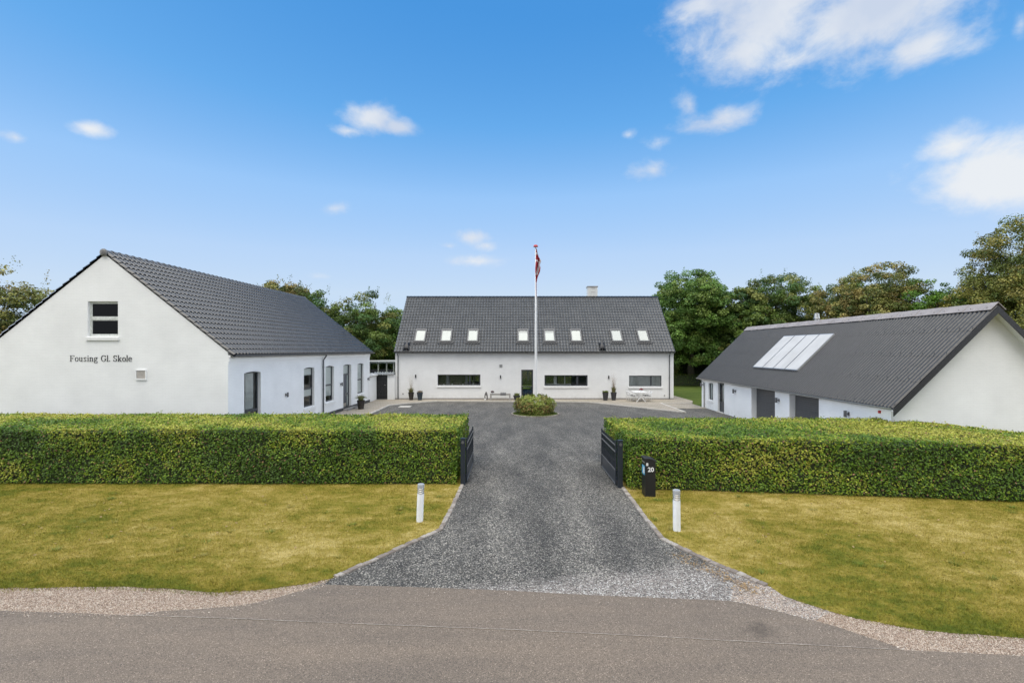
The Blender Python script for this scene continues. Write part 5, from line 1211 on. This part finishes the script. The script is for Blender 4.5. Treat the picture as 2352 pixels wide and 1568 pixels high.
# plants on the window sill inside
ip = None
for i, (u, s) in enumerate(((1018,.8),(1037.5,1),(1062.5,1),(1086,1.3))):
    a = ax(u); x, y, z = frm(a, -.33, az(885)+.02)
    t = thing('house_plant', (x, y, z), ['tiny pot plant at the left end of the long window sill','white potted orchid on the long window sill','white potted fern on the long window sill','pale flowering plant behind the small right pane of the long window'][i], 'house plant', 'plants on the inner window sill')
    mb = MB(); mb.lathe([(.05*s,0),(.065*s,.12*s),(.055*s,.12*s)], (x,y,z), 12); mb.build('pot', M['white'], t)
    Q, K = tuft(50, .04*s, .28*s, .16*s, .03, [(.08,.12,.03),(.12,.16,.05)] if i != 3 else [(.5,.52,.48),(.1,.14,.04)], 20+i); fast_mesh('foliage', Q+np.array([x, y, z+.1*s]), 4, M['leaf'], t, K)

# ================================================================== ROOF CATS
def cat(x, s, label, flip=1):
    t_pts = [(0,.0,.0),(0,.14,.02),(0,.3,.03),(0,.42,.05),(0,.5,.07)]
    me = bpy.data.meshes.new('roof_cat'); bm = bmesh.new(); sk = bm.verts.layers.skin.verify()
    def V(x_, y_, z_, r, root=False):
        v = bm.verts.new((x_, y_, z_)); v[sk].radius = (r, r); v[sk].use_root = root; return v
    hip = V(0,0,.1,.14,True); mid = V(0,.17,.12,.125); sh = V(0,.32,.12,.12); nk = V(.0,.42,.14,.08); hd = V(0,.5,.16,.09); mz = V(0,.56,.15,.03)
    E = [(hip,mid),(mid,sh),(sh,nk),(nk,hd),(hd,mz)]
    for sx in (-1, 1):
        a = V(sx*.13,.38,.07,.055); b = V(sx*.19,.46,.02,.045); E += [(sh,a),(a,b)]
        a = V(sx*.14,-.05,.06,.07); b = V(sx*.2,-.17,.02,.045); E += [(hip,a),(a,b)]
        e = V(sx*.045,.5,.235,.012); E.append((hd,e))
    t0 = V(0,-.12,.07,.03); t1 = V(.05*flip,-.26,.05,.02); t2 = V(.1*flip,-.36,.08,.015); E += [(hip,t0),(t0,t1),(t1,t2)]
    for a, b in E: bm.edges.new((a, b))
    bm.to_mesh(me); bm.free(); me.materials.append(M['black'])
    o = bpy.data.objects.new('roof_cat', me); C.objects.link(o)
    o.modifiers.new('skin', 'SKIN'); m = o.modifiers.new('sub', 'SUBSURF'); m.levels = 2; m.render_levels = 2
    p = on_roof(x, s, .1); o.location = p; o.scale = (1.25,1.25,1.25); o.rotation_euler = (math.atan2(S1.z, S1.y), 0, 0); tag(o, label, 'cat figure', 'black cat figures on the roof'); return o
cat(xx(935, 41.7), .28, 'black cat shaped figure near the left end of the roof edge'); cat(xx(1382, 41.7), .28, 'black cat shaped figure on the roof between the sixth and seventh skylights', -1)

# ================================================================== SHRUB AND BED
bc = Vector((1.52, 32.6, 0))
mb = MB(); mb.lathe([(1.5,-.02),(1.5,.04),(1.42,.05),(.0,.07)], bc, 40, cap=False); tag(mb.build('flower_bed', M['green']), kind='structure')
mb = MB()
for k in range(46):
    a = 2*math.pi*k/46; c = bc+Vector((math.cos(a)*1.53, math.sin(a)*1.53, .02)); d = Vector((-math.sin(a), math.cos(a), 0)); mb.beam(c-d*.095, c+d*.095, .1, .06)
tag(mb.build('bed_edging', M['granite']), kind='structure')
sh = thing('shrub', bc, 'round rhododendron with green and bronze leaves in front of the flagpole', 'shrub')
mb = MB()
for k in range(16):
    a = k*2.4; r_ = .25+.05*(k % 5); mb.tube([bc+Vector((math.cos(a)*.1*(k % 4), math.sin(a)*.1*(k % 4), 0)), bc+Vector((math.cos(a)*r_*1.2, math.sin(a)*r_*1.2, .4)), bc+Vector((math.cos(a)*r_*2.6, math.sin(a)*r_*2.6, .85))], [.03,.022,.01], 6)
mb.build('stem', M['bark'], sh)
rs = np.random.RandomState(4); n = 950
th = rs.uniform(0, 2*np.pi, n); ph = rs.uniform(-.75, 1, n); rad = rs.uniform(.62, 1.0, n)**.6
Cn = np.stack([np.cos(th)*np.sqrt(np.maximum(0, 1-ph**2*.8)), np.sin(th)*np.sqrt(np.maximum(0, 1-ph**2*.8)), ph], 1)*rad[:, None]
lump = .86+.26*fbm(th*1.6+3, ph*2.0+5, 9)
Cn = Cn*lump[:, None]*np.array([1.4, 1.25, .64])+np.array([0, 0, .6])
Q = []; K = []
for i in range(n):
    m = 9; d = unit(Cn[i:i+1]-np.array([[0,0,.3]]))[0]; an = rs.uniform(0, 6.28, m)
    a1 = np.cross(d, [0,0,1.0]); a1 /= np.linalg.norm(a1)+1e-6; b1 = np.cross(d, a1)
    dirs = (np.cos(an)[:, None]*a1+np.sin(an)[:, None]*b1)*1.0+d*rs.uniform(.1, .6, (m, 1)); dirs = unit(dirs); L_ = rs.uniform(.09, .16, m)[:, None]
    side = unit(np.cross(dirs, d+rs.normal(size=3)*.2))*.024; o_ = Cn[i]+rs.normal(size=(m, 3))*.02
    Q.append(np.stack([o_, o_+dirs*L_*.55+side, o_+dirs*L_, o_+dirs*L_*.55-side], 1))
    bz = fbm(np.array([Cn[i,0]*1.8+7]), np.array([Cn[i,2]*2.5+Cn[i,1]]), 5)[0]
    pal = [(.2,.25,.04),(.26,.29,.07),(.13,.2,.03),(.22,.2,.05)] if bz < .55 else [(.2,.1,.035),(.17,.17,.04),(.24,.22,.06),(.13,.18,.04)]
    K.append(np.array(pal)[rs.randint(0, 4, m)]*rs.uniform(1.0, 1.7, (m, 1)))
fast_mesh('foliage', np.concatenate(Q)+np.array(bc), 4, M['leaf'], sh, np.concatenate(K))
# bedding grass round the shrub
Q, K = tuft(1800, 1.45, .1, .05, .018, [(.14,.17,.03),(.25,.24,.07),(.1,.13,.03)], 77, 2); tag(fast_mesh('bed_grass', Q+np.array([bc.x, bc.y, .05]), 4, M['leaf'], None, K), 'short grass under the round shrub', kind='stuff')

# ================================================================== HEDGES
def hedge(name, poly, h, label, seed, dens=860, yellow=.42):
    """poly: ccw outline on the ground"""
    cx_ = sum(p[0] for p in poly)/len(poly); cy_ = sum(p[1] for p in poly)/len(poly)
    t = thing(name, (cx_, cy_, 0), label, 'hedge')
    mb = MB(); ins = .13
    def inset(poly, d):
        out = []; n = len(poly)
        for i in range(n):
            p0, p1, p2 = Vector(poly[i-1]), Vector(poly[i]), Vector(poly[(i+1) % n]); a = (p1-p0).normalized(); b = (p2-p1).normalized()
            na = Vector((-a.y, a.x)); nb = Vector((-b.y, b.x)); m = (na+nb); m = m/max(.3, m.dot(na)); out.append((p1+m*d))
        return out
    ip = inset(poly, ins); n = len(ip)
    vs = [(p.x, p.y, 0) for p in ip]+[(p.x, p.y, h-ins) for p in ip]; mb.add(vs, [tuple(range(n, 2*n))]+[(i, (i+1) % n, n+(i+1) % n, n+i) for i in range(n)])
    mb.build('branches', M['hedgecore'], t)
    rs = np.random.RandomState(seed); P = []; N_ = []; top = []
    for i in range(len(poly)):
        p = np.array(poly[i]); q = np.array(poly[(i+1) % len(poly)]); d = q-p; L = np.linalg.norm(d); d = d/L; nr = np.array([d[1], -d[0]])
        m = int(L*h*dens); s = rs.uniform(0, L, m); z = rs.uniform(.0, 1, m)**.93*h
        bulge = (fbm(s*.9+i*7, z*1.3, seed)-.5)*.16+(fbm(s*5+i*9, z*5, seed+4)-.5)*.1-rs.exponential(.05, m)
        bulge -= .1*np.clip(1-(h-z)/.12, 0, 1)**2+.1*np.clip(1-z/.12, 0, 1)
        sc_ = p[None, :]+d[None, :]*s[:, None]+nr[None, :]*bulge[:, None]
        P.append(np.stack([sc_[:, 0], sc_[:, 1], z], 1)); N_.append(np.stack([np.full(m, nr[0]), np.full(m, nr[1]), np.full(m, .45)], 1)); top.append(np.zeros(m))
    a = np.array(poly); x0, y0 = a.min(0); x1, y1 = a.max(0); m = int((x1-x0)*(y1-y0)*dens*.95)
    x = rs.uniform(x0, x1, m); y = rs.uniform(y0, y1, m); k = inpoly(x, y, poly); x = x[k]; y = y[k]; m = len(x)
    z = h+(fbm(x*1.1, y*1.1, seed+2)-.5)*.12+(fbm(x*6, y*6, seed+3)-.5)*.1-rs.exponential(.03, m)+np.where(rs.uniform(size=m) < .05, rs.uniform(0, .1, m), 0)
    P.append(np.stack([x, y, z], 1)); N_.append(np.stack([np.zeros(m), np.full(m, -.25), np.ones(m)], 1)); top.append(np.ones(m))
    P = np.concatenate(P); N_ = unit(unit(np.concatenate(N_))+rs.normal(size=P.shape)*.5); top = np.concatenate(top); m = len(P)
    ln = rs.uniform(.05, .085, m); Q = leaves(P, N_, ln, ln*rs.uniform(.55, .7, m), .12)
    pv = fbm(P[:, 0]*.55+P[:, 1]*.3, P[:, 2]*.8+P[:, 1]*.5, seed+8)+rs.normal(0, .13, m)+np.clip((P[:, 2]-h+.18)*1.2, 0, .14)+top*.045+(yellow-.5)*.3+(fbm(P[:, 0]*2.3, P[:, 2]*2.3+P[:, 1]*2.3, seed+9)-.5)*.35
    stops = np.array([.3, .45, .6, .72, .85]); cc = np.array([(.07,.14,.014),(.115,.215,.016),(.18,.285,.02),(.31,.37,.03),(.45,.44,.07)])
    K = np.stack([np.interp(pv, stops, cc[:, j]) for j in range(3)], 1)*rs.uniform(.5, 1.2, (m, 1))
    br = (rs.uniform(size=m) < .035)[:, None]; K = np.where(br, np.array([[.26,.15,.07]])*rs.uniform(.6, 1.2, (m, 1)), K)
    fast_mesh('foliage', Q, 4, M['leaf'], t, K); return t
hedge('hedge', [(-21,15.45),(-1.72,15.4),(-1.66,19.1),(-21,19.3)], 1.74, 'long clipped hedge left of the driveway in front of the lettered gable', 21)
hedge('hedge', [(3.52,14.85),(8.0,14.4),(14.6,13.5),(19,12.9),(19,14.4),(16.2,15.5),(14.4,18.9),(3.5,18.95)], 1.62, 'long clipped hedge right of the driveway behind the mailbox', 22, yellow=.5)

# ================================================================== TREES
BARK = M['bark']
def crown(t, lobes, nclump, per, leaf, pal, seed, spiky=0, cr=.75):
    rs = np.random.RandomState(seed); Cs = []; rsz = []; nclump = int(nclump*1.6)
    wt = np.array([l[3]*l[4] for l in lobes], float); wt /= wt.sum()
    for i in range(nclump):
        l = lobes[rs.choice(len(lobes), p=wt)]; d = rs.normal(size=3); d /= np.linalg.norm(d); 
        if d[2] < -.55: d[2] = -d[2]*.5
        f = 1-abs(rs.normal())*.14 if rs.uniform() < .8 else rs.uniform(.4, .9); c = np.array(l[:3])+d*f*np.array([l[3], l[3], l[4]]); Cs.append(c); rsz.append(cr*rs.uniform(.55, 1.2))
    Q = []; K = []
    top = max(l[2]+l[4] for l in lobes)
    pal = np.array(pal)
    for c, r in zip(Cs, rsz):
        m = int(per*(r/cr)**1.5); d = unit(rs.normal(size=(m, 3))); rr = rs.uniform(.25, 1, (m, 1))**.5; P = c+d*rr*r*np.array([1, 1, .6])
        nn = unit(d*.6+np.array([0,0,.7])+rs.normal(size=(m, 3))*.55); ln = leaf*rs.uniform(.6, 1.3, m)
        Q.append(leaves(P, nn, ln, ln*.7, .1)); tone = rs.randint(len(pal)); base = pal[tone]
        K.append(base*(1+rs.normal(size=(m, 1))*.25).clip(.45, 1.7)*rs.uniform(.75, 1.3))
    for i in range(spiky):  # thin shoots standing out of the crown
        l = lobes[rs.choice(len(lobes), p=wt)]; a = rs.uniform(0, 6.28); e = rs.uniform(.5, 1.0); d = np.array([np.cos(a)*np.sqrt(1-e*e), np.sin(a)*np.sqrt(1-e*e), e]); b = np.array(l[:3])+d*np.array([l[3], l[3], l[4]])*.95
        L = rs.uniform(.5, 1.3); dirn = unit((d*.5+np.array([0,0,1]))[None])[0]; m = int(26*L); s = rs.uniform(0, L, (m, 1)); P = b+dirn*s+rs.normal(size=(m, 3))*.13*(1.2-s/L*.8)
        ln = leaf*.8*rs.uniform(.6, 1.1, m); Q.append(leaves(P, unit(rs.normal(size=(m, 3))), ln, ln*.6, .1)); K.append(pal[rs.randint(len(pal))]*rs.uniform(.7, 1.2, (m, 1)))
    return fast_mesh('crown', np.concatenate(Q)+np.array(wloc(t)), 4, M['leaf'], t, (np.concatenate(K)*np.array([1.85,1.8,1.5])).clip(0, 1))
def trunk(t, H, lobes, r, seed):
    rs = random.Random(seed); mb = MB(); b = wloc(t); top = Vector((rs.uniform(-.3,.3), rs.uniform(-.3,.3), H*.8))
    mb.tube([b, b+Vector((.05,.02,H*.2)), b+top*.5, b+top], [r, r*.75, r*.5, r*.15], 10)
    for l in lobes:
        for k in range(3):
            s = b+top*rs.uniform(.3, .7); e = b+Vector((l[0]+rs.uniform(-.6,.6)*l[3], l[1]+rs.uniform(-.6,.6)*l[3], l[2]+rs.uniform(-.2,.7)*l[4])); m = s.lerp(e, .5)+Vector((0,0,-.3))
            mb.tube([s, m, e], [r*.35, r*.22, r*.06], 7)
    mb.build('trunk', BARK, t)
DG = [(.045,.075,.018),(.06,.095,.022),(.085,.12,.03),(.04,.08,.025),(.12,.13,.04)]
OL_ = [(.07,.085,.025),(.11,.115,.035),(.15,.14,.05),(.055,.075,.022),(.16,.13,.05)]
BG = [(.06,.11,.025),(.08,.14,.03),(.05,.095,.025),(.1,.14,.035)]
def tree(x, y, H, Wd, label, pal, seed, low=.12, n=150, spiky=0, lobes=None, leaf=.18, cr=.72, grp='trees behind the houses', per=190):
    t = thing('tree', (x, y, 0), label, 'tree', grp); rs = random.Random(seed)
    if lobes is None:
        r = Wd/2; lobes = [(0,0,H*.62,r*.78,H*.37)]
        for k in range(5):
            a = k*1.257+rs.uniform(-.4,.4); lobes.append((math.cos(a)*r*.5, math.sin(a)*r*.5, H*rs.uniform(.3,.62), r*.52, H*rs.uniform(.2,.27)))
        lobes.append((0,0,H*.28,r*.7,H*.2))
    trunk(t, H, lobes, .05*Wd*.6+.12, seed); crown(t, lobes, n, per, leaf, pal, seed, spiky, cr); return t
# left of the lettered gable
tree(-33.5, 32, 10.3, 8.5, 'olive leaved tree with loose shoots left of the lettered gable', OL_, 31, spiky=44, n=330, leaf=.16, per=150)
tree(-30.2, 33, 6.6, 6.0, 'lower dense green tree hugging the left gable slope', BG, 32, spiky=8, n=200)
# behind, between the houses
tree(-24.0, 51, 11.6, 7.5, 'tree rising behind the ridge of the old school roof', OL_, 33, spiky=30, n=230, lobes=[(0,0,8.0,3.0,3.3),(-1.9,0,7.6,2.2,3.2),(1.7,0,7.6,2.3,3.3),(0,0,5,3.4,3)])
tree(-19.2, 50, 10.5, 5.5, 'slim tree just right of the old school ridge end', DG, 34, spiky=14, n=140)
tree(-15.0, 50.5, 10.3, 8.0, 'broad green tree between the two houses', DG, 35, spiky=20, n=230)
tree(-11.5, 52, 9.2, 6.0, 'green tree directly beside the left end of the long house', BG, 36, spiky=10, n=180)
tree(-17.2, 47.5, 6.2, 5.0, 'dark low tree behind the pergola', BG, 37, n=150)
# behind the long house, right
tree(21.6, 60, 14.2, 12.0, 'tall dense chestnut tree at the right end of the long house', BG, 38, spiky=10, n=620, cr=.85, leaf=.2, per=190)
tree(31.5, 59, 13.4, 13.0, 'rounded tree with upright shoots behind the garage ridge', DG, 39, spiky=60, n=560, cr=.8, leaf=.19, per=180)
tree(26.8, 58, 11.4, 8.0, 'lower dark tree filling the gap between the chestnut and the rounded tree', DG, 40, n=220, leaf=.24)
tree(37.2, 50.5, 13.3, 10.5, 'brownish domed tree behind the middle of the garage', OL_, 41, spiky=6, n=460, cr=.75, leaf=.17)
tree(33.8, 53, 11.0, 7.5, 'small tree left of the brownish domed tree', OL_, 45, spiky=8, n=170)
tree(40.0, 47, 11.6, 8.0, 'bright green tree between the domed tree and the large right tree', [(.075,.14,.02),(.1,.17,.03),(.06,.12,.02)], 42, spiky=6, n=220)
tree(44.6, 42, 16.2, 13.0, 'large brown green tree at the right edge of the view', [(.11,.115,.03),(.085,.1,.026),(.15,.135,.04),(.055,.075,.02)], 43, spiky=4, n=700, cr=.8, leaf=.16)
tree(37.5, 33.5, 8.2, 6.5, 'tree close behind the near end of the garage', OL_, 44, n=260, leaf=.17)
tree(16.2, 66, 8.5, 8.0, 'dark tree mostly hidden behind the long house roof', DG, 46, n=160)
tree(39.5, 58, 12.6, 10.0, 'dark tree filling in behind the domed and bright green trees', DG, 61, n=300)
tree(-27.5, 40, 8.6, 7.0, 'olive tree hidden mostly behind the old school roof at the left', OL_, 62, n=160)
# low hedge and undergrowth at the far lawn edge
hedge('hedge', [(11,58.6),(44,58.6),(44,59.6),(11,59.6)], 1.3, 'low far hedge along the back of the lawn under the trees', 50, dens=90, yellow=.45)
hedge('hedge', [(-6.5,60.2),(10.6,60.2),(10.6,61.4),(-6.5,61.4)], 2.6, 'olive hedge behind the long house seen through its glass door', 53, dens=70, yellow=.62)
hedge('hedge', [(12,64),(50,64),(50,66),(12,66)], 5.0, 'tall dark thicket under and behind the trees beyond the back lawn', 54, dens=40, yellow=.3)
hedge('hedge', [(-30,54.6),(-7,54.6),(-7,56.2),(-30,56.2)], 3.0, 'tall dark hedge behind the pergola and trees', 51, dens=60, yellow=.55)
tree(17.5, 62.5, 5.5, 8.0, 'dark undergrowth tree under the chestnut', DG, 52, n=200, leaf=.25)
# fallen leaves on the lawns
rs = np.random.RandomState(8); n = 160; x = np.where(rs.uniform(size=n) < .5, rs.uniform(-14,-2.5,n), rs.uniform(5,14,n)); y = rs.uniform(9.5,14.6,n)
P = np.stack([x, y, np.full(n,.045)], 1); Q = leaves(P, unit(np.array([[0,0,1.]])+rs.normal(size=(n,3))*.25), rs.uniform(.04,.09,n), rs.uniform(.03,.05,n)); k = (inpoly(x, y, lawn_l) | inpoly(x, y, lawn_r))
n2_ = 420; tt_ = rs.uniform(0, 1, n2_)**1.3; lx_ = 4.35-(4.35-3.5)*tt_+rs.normal(0, .12, n2_)-.12; ly_ = 8.75+tt_*1.5+rs.normal(0, .12, n2_)-.1
P2 = np.stack([lx_, ly_, np.full(n2_, .022)], 1); Q = np.concatenate([Q[k], leaves(P2, unit(np.array([[0,0,1.]])+rs.normal(size=(n2_,3))*.3), rs.uniform(.02,.06,n2_), rs.uniform(.012,.035,n2_))]); k = np.ones(len(Q), bool)
tag(fast_mesh('fallen_leaves', Q[k], 4, M['leaf'], None, np.array([[.4,.27,.13]])*rs.uniform(.6,1.2,(k.sum(),1))), 'dry fallen leaves scattered on the front lawns', kind='stuff')
